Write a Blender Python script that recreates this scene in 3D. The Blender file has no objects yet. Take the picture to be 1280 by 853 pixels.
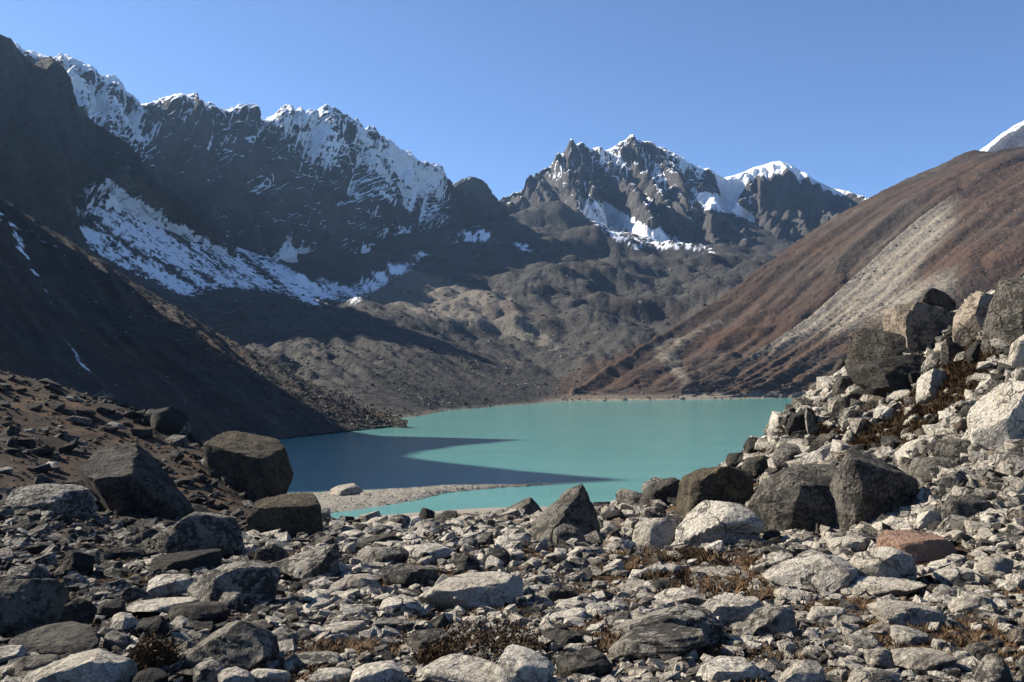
import bpy, math, random
import numpy as np

C = bpy.context.scene
COL = C.collection
R = math.radians

# ------------------------------------------------------------------ camera, sky, sun, exposure
F, CX, HY = 1100.0, 640.0, 470.0           # focal length (photo pixels), principal column, eye-level row
LAKE = -20.0
cam = bpy.data.cameras.new("camera")
cam.sensor_width = 36.0
cam.lens = 36.0 * F / 1280.0
cam.shift_y = (HY - 426.5) / 1280.0
cam.clip_start, cam.clip_end = 0.1, 30000.0
camo = bpy.data.objects.new("camera", cam)
camo.rotation_euler = (R(90), 0, 0)
COL.objects.link(camo)
C.camera = camo

SUN_AZ, SUN_EL = R(71), R(33)              # azimuth measured from the view direction (+Y) towards the left (-X)
SUN = np.array([-math.sin(SUN_AZ) * math.cos(SUN_EL), math.cos(SUN_AZ) * math.cos(SUN_EL), math.sin(SUN_EL)])
W = bpy.data.worlds.new("World")
C.world = W
W.use_nodes = True
wn, wl = W.node_tree.nodes, W.node_tree.links
wn.clear()
sky = wn.new("ShaderNodeTexSky")
sky.sky_type = 'NISHITA'
sky.sun_disc = False
sky.sun_elevation = SUN_EL
sky.sun_rotation = -SUN_AZ
sky.altitude = 4800.0
sky.air_density = 1.0
sky.dust_density = 0.0
sky.ozone_density = 4.8
bg = wn.new("ShaderNodeBackground")
bg.inputs["Strength"].default_value = 0.08
wo = wn.new("ShaderNodeOutputWorld")
wl.new(sky.outputs[0], bg.inputs[0])
wl.new(bg.outputs[0], wo.inputs[0])

sl = bpy.data.lights.new("sun", 'SUN')
sl.energy = 5.0
sl.angle = R(0.5)
sl.color = (1.0, 0.92, 0.80)
so = bpy.data.objects.new("sun", sl)
from mathutils import Vector, Matrix, Euler
so.rotation_euler = Vector(SUN).to_track_quat('Z', 'Y').to_euler()
so.location = (-200, 50, 300)
COL.objects.link(so)

C.view_settings.view_transform = 'Standard'
C.view_settings.look = 'None'
C.view_settings.exposure = 1.38
C.view_settings.gamma = 1.0
C.view_settings.use_curve_mapping = False
C.render.engine = 'CYCLES'
C.cycles.max_bounces = 4
C.cycles.diffuse_bounces = 1
C.cycles.volume_bounces = 0
C.cycles.use_denoising = True

# ------------------------------------------------------------------ numpy helpers
_rng = np.random.default_rng(7)
_G = _rng.normal(size=(256, 3)); _G /= np.linalg.norm(_G, axis=1)[:, None]
_PERM = _rng.permutation(256).astype(np.int64)
_PERM = np.concatenate([_PERM, _PERM, _PERM])

def perlin(p):
    p = np.asarray(p, dtype=np.float64)
    i0 = np.floor(p).astype(np.int64)
    f = p - i0
    i0 &= 255
    u = f * f * f * (f * (f * 6 - 15) + 10)
    out = 0.0
    for dx in (0, 1):
        wx = u[:, 0] if dx else 1 - u[:, 0]
        hx = _PERM[(i0[:, 0] + dx) & 255]
        for dy in (0, 1):
            wy = u[:, 1] if dy else 1 - u[:, 1]
            hy = _PERM[hx + ((i0[:, 1] + dy) & 255)]
            for dz in (0, 1):
                wz = u[:, 2] if dz else 1 - u[:, 2]
                g = _G[_PERM[hy + ((i0[:, 2] + dz) & 255)]]
                d = g[:, 0] * (f[:, 0] - dx) + g[:, 1] * (f[:, 1] - dy) + g[:, 2] * (f[:, 2] - dz)
                out = out + wx * wy * wz * d
    return out * 1.5

def fbm(p, octaves=5, gain=0.5, lac=2.03, ridged=False, seed=0.0):
    p = np.asarray(p, dtype=np.float64) + seed * 17.31
    a, s, tot = 1.0, 0.0, 0.0
    for k in range(octaves):
        n = perlin(p)
        if ridged:
            n = 1.0 - 2.0 * np.abs(n)
        s = s + a * n
        tot += a
        a *= gain
        p = p * lac + 11.7
    return s / tot

def smooth(a, b, x):
    t = np.clip((x - a) / (b - a), 0, 1)
    return t * t * (3 - 2 * t)

def P(px, py, d):
    """a point that stands at distance d along the view axis, in the direction of a photo pixel"""
    return np.array([(px - CX) / F * d, d, (HY - py) / F * d])

def pix(v):
    return CX + F * v[..., 0] / v[..., 1], HY - F * v[..., 2] / v[..., 1]

def in_poly(px, py, poly):
    inside = np.zeros(px.shape, bool)
    n = len(poly)
    for i in range(n):
        x0, y0 = poly[i]; x1, y1 = poly[(i + 1) % n]
        c = ((y0 > py) != (y1 > py)) & (px < (x1 - x0) * (py - y0) / (y1 - y0 + 1e-9) + x0)
        inside ^= c
    return inside

def prop(o, kind=None, label=None, cat=None, group=None):
    if kind: o["kind"] = kind
    if label: o["label"] = label
    if cat: o["category"] = cat
    if group: o["group"] = group
    return o

def mesh_np(name, verts, faces, mat, shade_smooth=True, attrs=None):
    """faces: (n,3) or (n,4) int array"""
    me = bpy.data.meshes.new(name)
    n, k = faces.shape
    me.vertices.add(len(verts)); me.vertices.foreach_set("co", np.asarray(verts, np.float32).ravel())
    me.loops.add(n * k); me.loops.foreach_set("vertex_index", faces.astype(np.int32).ravel())
    me.polygons.add(n); me.polygons.foreach_set("loop_start", np.arange(0, n * k, k, dtype=np.int32))
    me.update(calc_edges=True)
    me.polygons.foreach_set("use_smooth", np.full(n, shade_smooth, bool))
    for an, av in (attrs or {}).items():
        at = me.attributes.new(an, 'FLOAT', 'POINT')
        at.data.foreach_set("value", np.asarray(av, np.float32).ravel())
    if mat: me.materials.append(mat)
    me.validate()
    return me

def link(name, me, parent=None):
    o = bpy.data.objects.new(name, me)
    COL.objects.link(o)
    if parent: o.parent = parent
    return o

def grid_faces(nv, nu):
    i = np.arange(nv - 1)[:, None] * nu + np.arange(nu - 1)[None, :]
    i = i.ravel()
    return np.stack([i, i + nu, i + nu + 1, i + 1], 1)

def resample(pts, n, dense=None):
    """n points along a polyline, even by length in the picture (keeps every jag)"""
    pts = np.asarray(pts, float)
    seg = np.linalg.norm(np.diff(pts[:, :2], axis=0), axis=1)
    t = np.concatenate([[0], np.cumsum(seg)]); t /= t[-1]
    q = np.linspace(0, 1, n)
    return np.stack([np.interp(q, t, pts[:, k]) for k in range(pts.shape[1])], 1)

def cat_rom(rows, nv, weights=None, sharp=None):
    """rows (k, n, 3) -> (nv, n, 3), smooth along the first axis (monotone-ish cubic)"""
    rows = np.asarray(rows, float); k = len(rows)
    if weights is None: weights = np.linspace(0, 1, k)
    w = np.asarray(weights, float)
    m = np.zeros_like(rows)
    for i in range(k):
        a, b = max(i - 1, 0), min(i + 1, k - 1)
        m[i] = (rows[b] - rows[a]) / (w[b] - w[a])
    q = np.linspace(0, 1, nv)
    j = np.clip(np.searchsorted(w, q, side='right') - 1, 0, k - 2)
    mj, mj1 = m[j], m[j + 1]
    if sharp is not None:                       # a broken slope at the crest row
        up = (rows[sharp] - rows[sharp - 1]) / (w[sharp] - w[sharp - 1])
        dn = (rows[sharp + 1] - rows[sharp]) / (w[sharp + 1] - w[sharp])
        mj = np.where((j == sharp)[:, None, None], dn, mj)
        mj1 = np.where((j + 1 == sharp)[:, None, None], up, mj1)
    h = (w[j + 1] - w[j])[:, None, None]
    t = ((q - w[j]) / (w[j + 1] - w[j]))[:, None, None]
    t2, t3 = t * t, t * t * t
    return (2*t3-3*t2+1)*rows[j] + (t3-2*t2+t)*h*mj + (-2*t3+3*t2)*rows[j+1] + (t3-t2)*h*mj1, q

def grid_normals(V):
    du = np.gradient(V, axis=1); dv = np.gradient(V, axis=0)
    n = np.cross(du, dv)
    n /= np.linalg.norm(n, axis=2)[..., None] + 1e-9
    flip = n[..., 2] < 0
    n[flip] *= -1
    return n

def blur(a, r, axis=1):
    for _ in range(r):
        a = (np.roll(a, 1, axis) + 2 * a + np.roll(a, -1, axis)) / 4
    return a

def erode(V, r0, iters, k, side, direc, seed=0):
    """run-off down the rows of a sheet: cuts V-shaped gullies along one direction, returns the log of the gathered flow"""
    rng = np.random.default_rng(seed)
    nv, nu = V.shape[:2]
    L = np.zeros((nv, nu))
    jj = np.arange(nu)
    fade = smooth(r0, r0 + 0.12 * nv, np.arange(nv))[:, None]
    jit = rng.uniform(0, 0.10, (nv, nu))
    for it in range(iters):
        flow = np.ones((nv, nu))
        for i in range(r0, nv - 1):
            best = np.full(nu, -1e9); tgt = jj.copy()
            for o in (-2, -1, 0, 1, 2):
                t = np.clip(jj + o, 0, nu - 1)
                d = V[i] - V[i + 1, t]
                sl = d[:, 2] / (np.hypot(d[:, 0], d[:, 1]) + 1e-3) + jit[i]
                m = sl > best
                best = np.where(m, sl, best); tgt = np.where(m, t, tgt)
            flow[i + 1] += np.bincount(tgt, weights=flow[i], minlength=nu)
        L = np.log(flow)
        L[:r0] = 0
        c = blur(k * np.clip(L - 1.2, 0, 5.5) / iters * fade, 2, 0)
        sd = side / iters * (0.7 + 0.6 * rng.random((nv, 1)))
        for _ in range(26):
            c = np.maximum(c, np.maximum(np.roll(c, 1, 1), np.roll(c, -1, 1)) - sd)
        V = V - direc * blur(c, 1, 0)[..., None]
    return V, L

def soft_poly(px, py, poly, r, seed=0, n=10):
    rng = np.random.default_rng(seed)
    return sum(in_poly(px + a, py + b, poly).astype(float) for a, b in rng.normal(0, r, (n, 2))) / n

def tps_fit(xy, val, lam=1e-3):
    n = len(xy)
    d = np.linalg.norm(xy[:, None] - xy[None], axis=2)
    K = np.where(d > 0, d * d * np.log(d + 1e-12), 0) + lam * np.eye(n)
    A = np.zeros((n + 3, n + 3))
    A[:n, :n] = K; A[:n, n] = 1; A[:n, n+1:] = xy
    A[n, :n] = 1; A[n+1:, :n] = xy.T
    w = np.linalg.solve(A, np.concatenate([val, np.zeros(3)]))
    return xy, w

def tps_eval(fit, q):
    xy, w = fit
    n = len(xy)
    out = np.full(len(q), w[n]) + q[:, 0] * w[n+1] + q[:, 1] * w[n+2]
    for i in range(n):
        d2 = (q[:, 0] - xy[i, 0])**2 + (q[:, 1] - xy[i, 1])**2
        out += w[i] * 0.5 * d2 * np.log(d2 + 1e-12)
    return out

# ------------------------------------------------------------------ node helpers
class NT:
    def __init__(s, name):
        s.m = bpy.data.materials.new(name); s.m.use_nodes = True
        s.n, s.l = s.m.node_tree.nodes, s.m.node_tree.links
        s.n.clear()
        s.out = s.n.new("ShaderNodeOutputMaterial")
        s.b = s.n.new("ShaderNodeBsdfPrincipled")
        s.l.new(s.b.outputs[0], s.out.inputs[0])
        s.geo = s.n.new("ShaderNodeNewGeometry")
        s.pos = s.geo.outputs["Position"]
    def put(s, sock, v):
        if hasattr(v, "is_output") or isinstance(v, bpy.types.NodeSocket): s.l.new(v, sock)
        elif isinstance(v, (tuple, list)) and len(v) == 3 and sock.type == 'RGBA': sock.default_value = (*v, 1)
        else: sock.default_value = v
    def noise(s, scale, detail=6, rough=0.6, vec=None, dist=0.0):
        n = s.n.new("ShaderNodeTexNoise")
        n.inputs["Scale"].default_value = scale; n.inputs["Detail"].default_value = detail
        n.inputs["Roughness"].default_value = rough; n.inputs["Distortion"].default_value = dist
        s.put(n.inputs["Vector"], vec or s.pos)
        return n.outputs[0]
    def voro(s, scale, vec=None, feature='F1', out=0):
        n = s.n.new("ShaderNodeTexVoronoi"); n.feature = feature
        n.inputs["Scale"].default_value = scale
        s.put(n.inputs["Vector"], vec or s.pos)
        return n.outputs[out]
    def scale(s, v, vec=None, loc=(0, 0, 0), rot=(0, 0, 0)):
        n = s.n.new("ShaderNodeMapping")
        n.inputs["Scale"].default_value = v; n.inputs["Location"].default_value = loc; n.inputs["Rotation"].default_value = rot
        s.put(n.inputs["Vector"], vec or s.pos)
        return n.outputs[0]
    def math(s, op, a, b=0.0, c=0.0):
        n = s.n.new("ShaderNodeMath"); n.operation = op
        s.put(n.inputs[0], a); s.put(n.inputs[1], b); s.put(n.inputs[2], c)
        return n.outputs[0]
    def ramp(s, fac, a, b, lo=0.0, hi=1.0):
        n = s.n.new("ShaderNodeMapRange"); n.interpolation_type = 'SMOOTHSTEP'
        s.put(n.inputs[0], fac)
        n.inputs[1].default_value = a; n.inputs[2].default_value = b
        n.inputs[3].default_value = lo; n.inputs[4].default_value = hi
        return n.outputs[0]
    def mix(s, fac, a, b, mode='MIX'):
        n = s.n.new("ShaderNodeMix"); n.data_type = 'RGBA'; n.blend_type = mode
        s.put(n.inputs[0], fac); s.put(n.inputs[6], a); s.put(n.inputs[7], b)
        return n.outputs[2]
    def attr(s, name):
        n = s.n.new("ShaderNodeAttribute"); n.attribute_name = name
        return n.outputs["Fac"]
    def bump(s, height, strength, dist, normal=None):
        n = s.n.new("ShaderNodeBump")
        n.inputs["Strength"].default_value = strength; n.inputs["Distance"].default_value = dist
        s.put(n.inputs["Height"], height)
        if normal: s.put(n.inputs["Normal"], normal)
        return n.outputs[0]
    def done(s, color, rough=0.9, normal=None, spec=0.2):
        s.put(s.b.inputs["Base Color"], color); s.put(s.b.inputs["Roughness"], rough)
        s.b.inputs["Specular IOR Level"].default_value = spec
        if normal: s.put(s.b.inputs["Normal"], normal)
        return s.m

def mat_mountain(name, rock_a, rock_b, size=40.0, bumpd=6.0):
    t = NT(name)
    big = t.noise(1 / size, 8, 0.65)
    fine = t.noise(1 / (size * 0.12), 6, 0.7)
    col = t.mix(t.ramp(big, 0.35, 0.65), rock_a, rock_b)
    col = t.mix(t.ramp(fine, 0.35, 0.75), t.mix(0.6, col, (0.02, 0.018, 0.016)), col)
    sc = t.attr("scree")
    col = t.mix(sc, col, t.mix(t.ramp(fine, 0.3, 0.7), (0.12, 0.105, 0.082), (0.255, 0.222, 0.172)))
    ru = t.attr("rust")
    col = t.mix(ru, col, t.mix(t.ramp(fine, 0.3, 0.7), (0.044, 0.024, 0.015), (0.082, 0.044, 0.026)))
    sn = t.math('ADD', t.attr("snow"), t.math('MULTIPLY', t.math('SUBTRACT', fine, 0.5), 0.9))
    sn = t.ramp(sn, 0.42, 0.58)
    col = t.mix(sn, col, (0.80, 0.82, 0.85))
    h = t.math('ADD', t.math('MULTIPLY', t.noise(1 / (size * 0.35), 10, 0.68), 1.0), t.math('MULTIPLY', t.voro(1 / (size * 0.18)), 0.25))
    n = t.bump(h, 0.75, bumpd)
    return t.done(col, 0.9, n, 0.15)

M_FAR = mat_mountain("mountain_rock", (0.042, 0.042, 0.045), (0.088, 0.084, 0.081), 60, 14)
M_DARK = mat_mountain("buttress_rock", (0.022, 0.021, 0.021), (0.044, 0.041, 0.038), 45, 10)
M_MID = mat_mountain("moraine_ground", (0.034, 0.033, 0.030), (0.074, 0.069, 0.060), 22, 5)
M_BROWN = mat_mountain("hillside_ground", (0.040, 0.032, 0.025), (0.075, 0.060, 0.046), 26, 4)
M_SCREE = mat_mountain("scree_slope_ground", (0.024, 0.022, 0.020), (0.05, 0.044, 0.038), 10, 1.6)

# ------------------------------------------------------------------ loft: rows of control points -> mountain
def fine_rock(V, size):
    p = V.reshape(-1, 3)
    return (size * 0.16 * fbm(p / size, 6, 0.62, ridged=True, seed=2)).reshape(V.shape[:2])

def loft(name, rows, nu, nv, disp, mat, masks, weights=None, label=None, kind="structure", sharp=None, ero=None, crest_col=None, post=None):
    """rows: lists of (px,py,d); disp(u,v,V,N)->(offset along normal, offset along z); masks(u,v,V,N,h)->dict"""
    rr = np.stack([resample(np.array([P(*p) if len(p) == 3 else np.array(p[:3]) for p in r]) if False else
                            np.array([(*p,) for p in r], float), nu) for r in rows])
    # picture-space rows to space
    X = np.stack([(rr[..., 0] - CX) / F * rr[..., 2], rr[..., 2], (HY - rr[..., 1]) / F * rr[..., 2]], -1)
    V, q = cat_rom(X, nv, weights, sharp if crest_col is None else crest_col)
    u = np.broadcast_to(np.linspace(0, 1, nu)[None, :], (nv, nu))
    v = np.broadcast_to(q[:, None], (nv, nu))
    N = grid_normals(V)
    a, z, *yy = disp(u, v, V, N)
    if ero:
        N = N[int(0.2 * nv):].reshape(-1, 3).mean(0); N /= np.linalg.norm(N)
        tr = len(ero) > 5
        N = np.broadcast_to(N, V.shape)
    V = V + N * a[..., None]
    V[..., 2] += z
    if yy: V[..., 1] -= yy[0]
    if ero:
        if tr:
            V, a = erode(V.swapaxes(0, 1).copy(), int(ero[0] * nu), ero[1], ero[2], ero[3], N[0, 0])
            V, a = V.swapaxes(0, 1).copy(), a.T.copy()
        else:
            V, a = erode(V, int(ero[0] * nv), ero[1], ero[2], ero[3], N[0, 0])
        if post: V = post(V, u, v)
        V = V + N * (fine_rock(V, ero[4]) * (1.0 if tr else smooth(0.12, 0.2, v)))[..., None]
    N2 = grid_normals(V)
    at = {"snow": np.zeros(u.size), "scree": np.zeros(u.size), "rust": np.zeros(u.size)}
    at.update(masks(u, v, V, N2, a))
    me = mesh_np(name, V.reshape(-1, 3), grid_faces(nv, nu), mat, True, at)
    o = link(name, me)
    prop(o, kind)
    return o, V

def flat(V): return V.reshape(-1, 3)
def shp(a, V): return a.reshape(V.shape[:2])

# ---- far left ridge
A_crest = [(-330, 40, 1300), (-150, 10, 1400), (20, 60, 1480), (66, 76, 1500), (76, 70, 1520), (82, 73, 1530), (92, 74, 1540), (97, 82, 1550), (105, 82, 1560), (112, 85, 1570),
           (120, 93, 1580), (132, 99, 1600), (136, 99, 1605), (143, 98, 1615), (150, 104, 1625), (158, 117, 1640), (168, 123, 1650), (176, 131, 1660), (190, 130, 1680),
           (205, 126, 1690), (215, 122, 1700), (230, 120, 1710), (244, 122, 1720), (246, 118, 1720), (250, 129, 1740), (262, 132, 1760), (275, 138, 1780), (290, 139, 1800), (294, 137, 1800),
           (304, 132, 1820), (322, 135, 1850), (325, 153, 1860), (338, 150, 1880), (350, 140, 1890), (356, 135, 1900), (364, 134, 1905), (370, 140, 1910), (376, 136, 1915), (380, 141, 1920),
           (396, 140, 1940), (406, 136, 1950), (412, 135, 1955), (422, 141, 1970), (432, 147, 1990), (445, 150, 2020), (458, 162, 2050), (468, 161, 2080), (475, 172, 2100), (488, 178, 2140),
           (498, 187, 2170), (512, 192, 2210), (525, 204, 2250), (534, 204, 2260), (550, 209, 2300), (556, 222, 2330), (566, 236, 2370), (576, 228, 2400), (588, 224, 2440),
           (594, 225, 2460), (603, 238, 2500), (612, 249, 2550), (622, 256, 2600), (640, 264, 2700), (700, 300, 2900)]
A_back = [(p[0] - 60, p[1] + 130, p[2] + 420) for p in A_crest[::4]]
A_mid = [(-300, 200, 1120), (0, 190, 1250), (110, 190, 1330), (200, 200, 1450), (300, 215, 1620), (430, 240, 1830), (520, 260, 2080), (600, 270, 2380), (660, 285, 2560), (700, 305, 2700)]
A_foot = [(-300, 330, 950), (0, 300, 1080), (110, 290, 1180), (210, 300, 1320), (300, 330, 1450), (380, 348, 1620), (440, 352, 1780), (520, 322, 2000), (600, 296, 2280), (650, 290, 2480), (700, 310, 2600)]
A_low = [(p[0], p[1] + 30, p[2] - 60) for p in A_foot]

def A_disp(u, v, V, N):
    p = flat(V)
    uu, vv = u.ravel(), v.ravel()
    q = np.stack([uu * 17 - vv * 4.2, vv * 1.7, np.zeros_like(uu)], 1)
    wob = fbm(p / 300, 3, seed=3)[:, None] * np.array([[0.55, 0.4, 0]])
    ribs = 1 - 2 * np.abs(perlin(q + wob)) + 0.5 * (1 - 2 * np.abs(perlin((q + wob) * 2.3 + 9)))
    strata = fbm(np.stack([p[:, 0] / 600, p[:, 1] / 600, (p[:, 2] + 0.5 * p[:, 0]) / 60], 1), 3, 0.55, ridged=True, seed=4)
    env = smooth(0.12, 0.26, vv) * (1 - 0.75 * smooth(0.75, 1.0, vv))
    a = env * (26 * ribs + 9 * strata)
    z = (1 - env) * 15 * (fbm(p / 30, 4, 0.65, ridged=True, seed=9) - 0.2)
    return shp(a, V), shp(z, V)

def snow_base(V, N, L, size, seed):
    p = flat(V)
    nz = N[..., 2].ravel()
    gul = smooth(0.2, 2.2, (L - blur(L, 10)).ravel() + 0.25 * blur(L, 3).ravel() - 0.2)
    lo = fbm(p / size, 3, seed=seed); hi = fbm(p / (size * 0.16), 5, 0.65, seed=seed + 1)
    return nz, gul, lo, hi

def A_mask(u, v, V, N, L):
    p = flat(V); px, py = pix(p); vv = v.ravel()
    nz, gul, lo, hi = snow_base(V, N, L, 220, 6)
    s = 0.62 * smooth(0.42, 0.78, nz) + 0.42 * gul + 0.52 * hi + 0.32 * lo
    alt = 0.29 - 0.40 * smooth(0.22, 0.75, vv)
    right = 0.12 * smooth(330, 390, px) - 0.12 * (smooth(170, 210, px) * (1 - smooth(300, 340, px))) + 0.20 * (1 - smooth(150, 200, px)) * smooth(60, 80, px) - 0.75 * smooth(553, 572, px)
    jx, jy = px + 12 * hi + 7 * lo, py + 9 * hi + 5 * lo
    def fld(*poly): return soft_poly(jx, jy, poly, 4)
    fields = (fld((245, 186), (288, 164), (326, 164), (320, 178), (286, 180), (262, 192)) + fld((340, 152), (362, 140), (402, 143), (424, 165), (428, 205), (404, 214), (382, 190), (360, 168))
              + fld((446, 158), (462, 172), (484, 216), (500, 270), (508, 296), (496, 296), (476, 230), (452, 186)) + fld((486, 190), (520, 196), (552, 209), (548, 238), (516, 236), (498, 214))
              + fld((404, 350), (440, 318), (470, 296), (500, 284), (528, 300), (500, 335), (450, 362)) + fld((566, 296), (596, 274), (624, 276), (596, 304))
              + fld((330, 335), (352, 300), (372, 322), (400, 330), (410, 356), (370, 350)) + fld((158, 138), (200, 155), (196, 192), (168, 176)) + fld((300, 230), (330, 215), (350, 232), (318, 246)) + fld((255, 265), (280, 262), (310, 300), (280, 296)))
    brk = fbm(p / 16, 4, 0.65, seed=34)
    s = s + np.clip(fields, 0, 1) * (0.20 + 0.50 * brk + 0.35 * hi + 0.15 * gul)
    apron = 0.9 * smooth(0.74, 0.86, vv + 0.08 * lo) * smooth(320, 380, px) * (1 - smooth(550, 620, px)) * smooth(-0.45, 0.05, lo + hi * 0.6 + 0.2 * gul)
    return {"snow": np.clip(s + alt + right + apron, 0, 1), "scree": np.clip(0.25 * hi + 0.1, 0, 1) * 0.4}

mount_a, VA = loft("mountain", [A_back, A_crest, A_mid, A_foot, A_low], 620, 240, A_disp, M_FAR, A_mask, [0, 0.12, 0.55, 0.9, 1.0], sharp=1, ero=(0.125, 3, 15, 3.4, 60))

# ---- dark buttress at the left edge
B_crest = [(-420, -140, 900), (-250, -60, 930), (-100, 0, 960), (-20, 30, 990), (0, 48, 1000), (14, 52, 1005), (22, 63, 1010), (32, 75, 1018), (42, 86, 1025), (52, 80, 1030), (64, 75, 1035), (70, 80, 1040),
           (80, 93, 1050), (90, 112, 1060), (98, 135, 1075), (118, 158, 1095), (140, 172, 1110), (165, 196, 1140), (190, 228, 1170), (215, 250, 1200), (245, 280, 1250), (270, 296, 1290), (296, 318, 1340)]
B_back = [(p[0] - 30, p[1] + 120, p[2] + 250) for p in B_crest[::2]] + [(296, 340, 1400)]
B_mid = [(-420, 80, 760), (-200, 110, 800), (0, 150, 860), (60, 165, 900), (105, 205, 960), (150, 220, 1030), (200, 250, 1110), (250, 288, 1210), (296, 322, 1320)]
B_foot = [(-420, 340, 560), (-200, 320, 640), (0, 300, 760), (70, 312, 850), (104, 318, 890), (112, 262, 960), (136, 236, 1020), (165, 258, 1070), (210, 275, 1140), (255, 300, 1215), (296, 326, 1310)]
B_low = [(p[0], p[1] + 40, p[2] - 20) for p in B_foot]

def B_disp(u, v, V, N):
    p = flat(V); uu, vv = u.ravel(), v.ravel()
    q = np.stack([uu * 11 - vv * 2.4, vv * 1.6, 0 * uu], 1) + fbm(p / 200, 3, seed=13)[:, None] * np.array([[0.5, 0.4, 0]])
    ribs = 1 - 2 * np.abs(perlin(q + 5)) + 0.5 * (1 - 2 * np.abs(perlin(q * 2.4)))
    env = smooth(0.12, 0.26, vv) * (1 - 0.5 * smooth(0.8, 1.0, vv))
    a = env * 17 * ribs
    return shp(a, V), shp((1 - env) * 7 * fbm(p / 18, 4, 0.65, ridged=True, seed=19), V)

def B_mask(u, v, V, N, L):
    p = flat(V); px, py = pix(p)
    nz, gul, lo, hi = snow_base(V, N, L, 120, 15)
    s = 0.42 * smooth(0.5, 0.85, nz) + 0.22 * gul + 0.32 * hi + 0.42 * lo - 0.16 + 0.16 * smooth(110, 170, px)
    return {"snow": np.clip(s + 0.8 * soft_poly(px + 14 * hi, py + 10 * hi, [(92, 236), (112, 228), (140, 222), (165, 250), (240, 288), (290, 318), (240, 320), (160, 300), (110, 312), (98, 280)], 4) * np.clip(0.55 + 0.9 * hi + 0.4 * lo, 0, 1), 0, 1), "scree": np.clip(lo + hi * 0.5, 0, 0.25)}
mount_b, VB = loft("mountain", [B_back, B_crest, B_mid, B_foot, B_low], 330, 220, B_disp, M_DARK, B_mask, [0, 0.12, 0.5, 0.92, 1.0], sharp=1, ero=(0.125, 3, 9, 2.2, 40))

# ---- central peak and the glacier-capped block beside it
G_crest = [(560, 330, 3050), (600, 285, 2950), (628, 258, 2900), (640, 250, 2900), (655, 241, 2900), (662, 232, 2910), (672, 224, 2920), (680, 214, 2930), (688, 210, 2930), (696, 198, 2940), (699, 194, 2940), (703, 196, 2940),
           (710, 183, 2950), (714, 180, 2950), (720, 182, 2955), (725, 181, 2955), (731, 182, 2960), (737, 188, 2960), (742, 187, 2965), (748, 186, 2970), (754, 190, 2975), (760, 190, 2980), (766, 187, 2985),
           (773, 181, 2990), (781, 177, 3000), (787, 172, 3000), (790, 170, 3000), (793, 176, 3000), (800, 178, 3000), (812, 181, 3000), (818, 184, 3000), (830, 187, 3000), (840, 193, 3000), (852, 198, 3000),
           (860, 205, 3000), (872, 211, 3000), (885, 213, 3010), (893, 217, 3020), (905, 222, 3040), (918, 219, 3060), (930, 215, 3080), (942, 209, 3090), (955, 206, 3100), (966, 202, 3100), (975, 201, 3100), (988, 206, 3090), (1000, 213, 3080),
           (1020, 226, 3060), (1040, 235, 3040), (1060, 240, 3010), (1078, 245, 2990), (1120, 262, 2950), (1250, 300, 2900)]
G_back = [(p[0] + 25, p[1] + 110, p[2] + 500) for p in G_crest[::4]] + [(1260, 370, 3300)]
G_mid = [(560, 340, 2700), (628, 272, 2720), (690, 245, 2700), (725, 228, 2720), (765, 235, 2730), (795, 232, 2740), (850, 246, 2740), (905, 254, 2760), (945, 252, 2800), (1000, 252, 2800), (1060, 262, 2760), (1120, 280, 2700), (1250, 310, 2600)]
G_foot = [(560, 350, 2450), (628, 292, 2450), (690, 286, 2420), (750, 296, 2380), (800, 296, 2350), (850, 300, 2350), (900, 305, 2350), (950, 300, 2400), (1000, 298, 2450), (1060, 298, 2450), (1130, 310, 2400), (1250, 330, 2300)]
G_low = [(p[0], p[1] + 40, p[2] - 150) for p in G_foot]
def G_disp(u, v, V, N):
    p = flat(V); uu, vv = u.ravel(), v.ravel(); px, py = pix(p)
    q = np.stack([uu * 14 - vv * 1.6, vv * 1.8, 0 * uu], 1) + fbm(p / 330, 3, seed=23)[:, None] * np.array([[0.6, 0.5, 0]])
    ribs = 1 - 2 * np.abs(perlin(q + 3)) + 0.5 * (1 - 2 * np.abs(perlin(q * 2.3)))
    strata = fbm(np.stack([p[:, 0] / 700, p[:, 1] / 700, (p[:, 2] + 0.35 * p[:, 0]) / 70], 1), 3, 0.55, ridged=True, seed=24)
    env = smooth(0.12, 0.26, vv) * (1 - 0.8 * smooth(0.78, 1.0, vv))
    cap = smooth(885, 905, px)
    a = env * (36 * ribs + 11 * strata) * (1 - 0.6 * cap)
    jx = px + 2.5 * fbm(p / 60, 3, seed=30); jy = py + 2.5 * fbm(p / 50, 3, seed=32)
    blk = smooth(944, 951, jx) * (1 - smooth(1040, 1060, jx)) * smooth(0.17, 0.22, vv) * (1 - smooth(278, 296, jy))
    y = 0 * blk
    spur = np.exp(-((px - (704 + (py - 200) * 0.2)) / 16) ** 2) * smooth(0.15, 0.3, vv) * (1 - smooth(262, 285, py))
    spur2 = np.exp(-((px - (848 + (py - 230) * 0.3)) / 12) ** 2) * smooth(224, 236, py) * (1 - smooth(265, 290, py))
    y = y + 150 * spur + 110 * spur2
    return shp(a, V), shp((1 - env) * 12 * fbm(p / 34, 4, 0.65, ridged=True, seed=29) * (1 - 0.95 * cap) - y * p[:, 2] / p[:, 1], V), shp(y, V)
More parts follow.
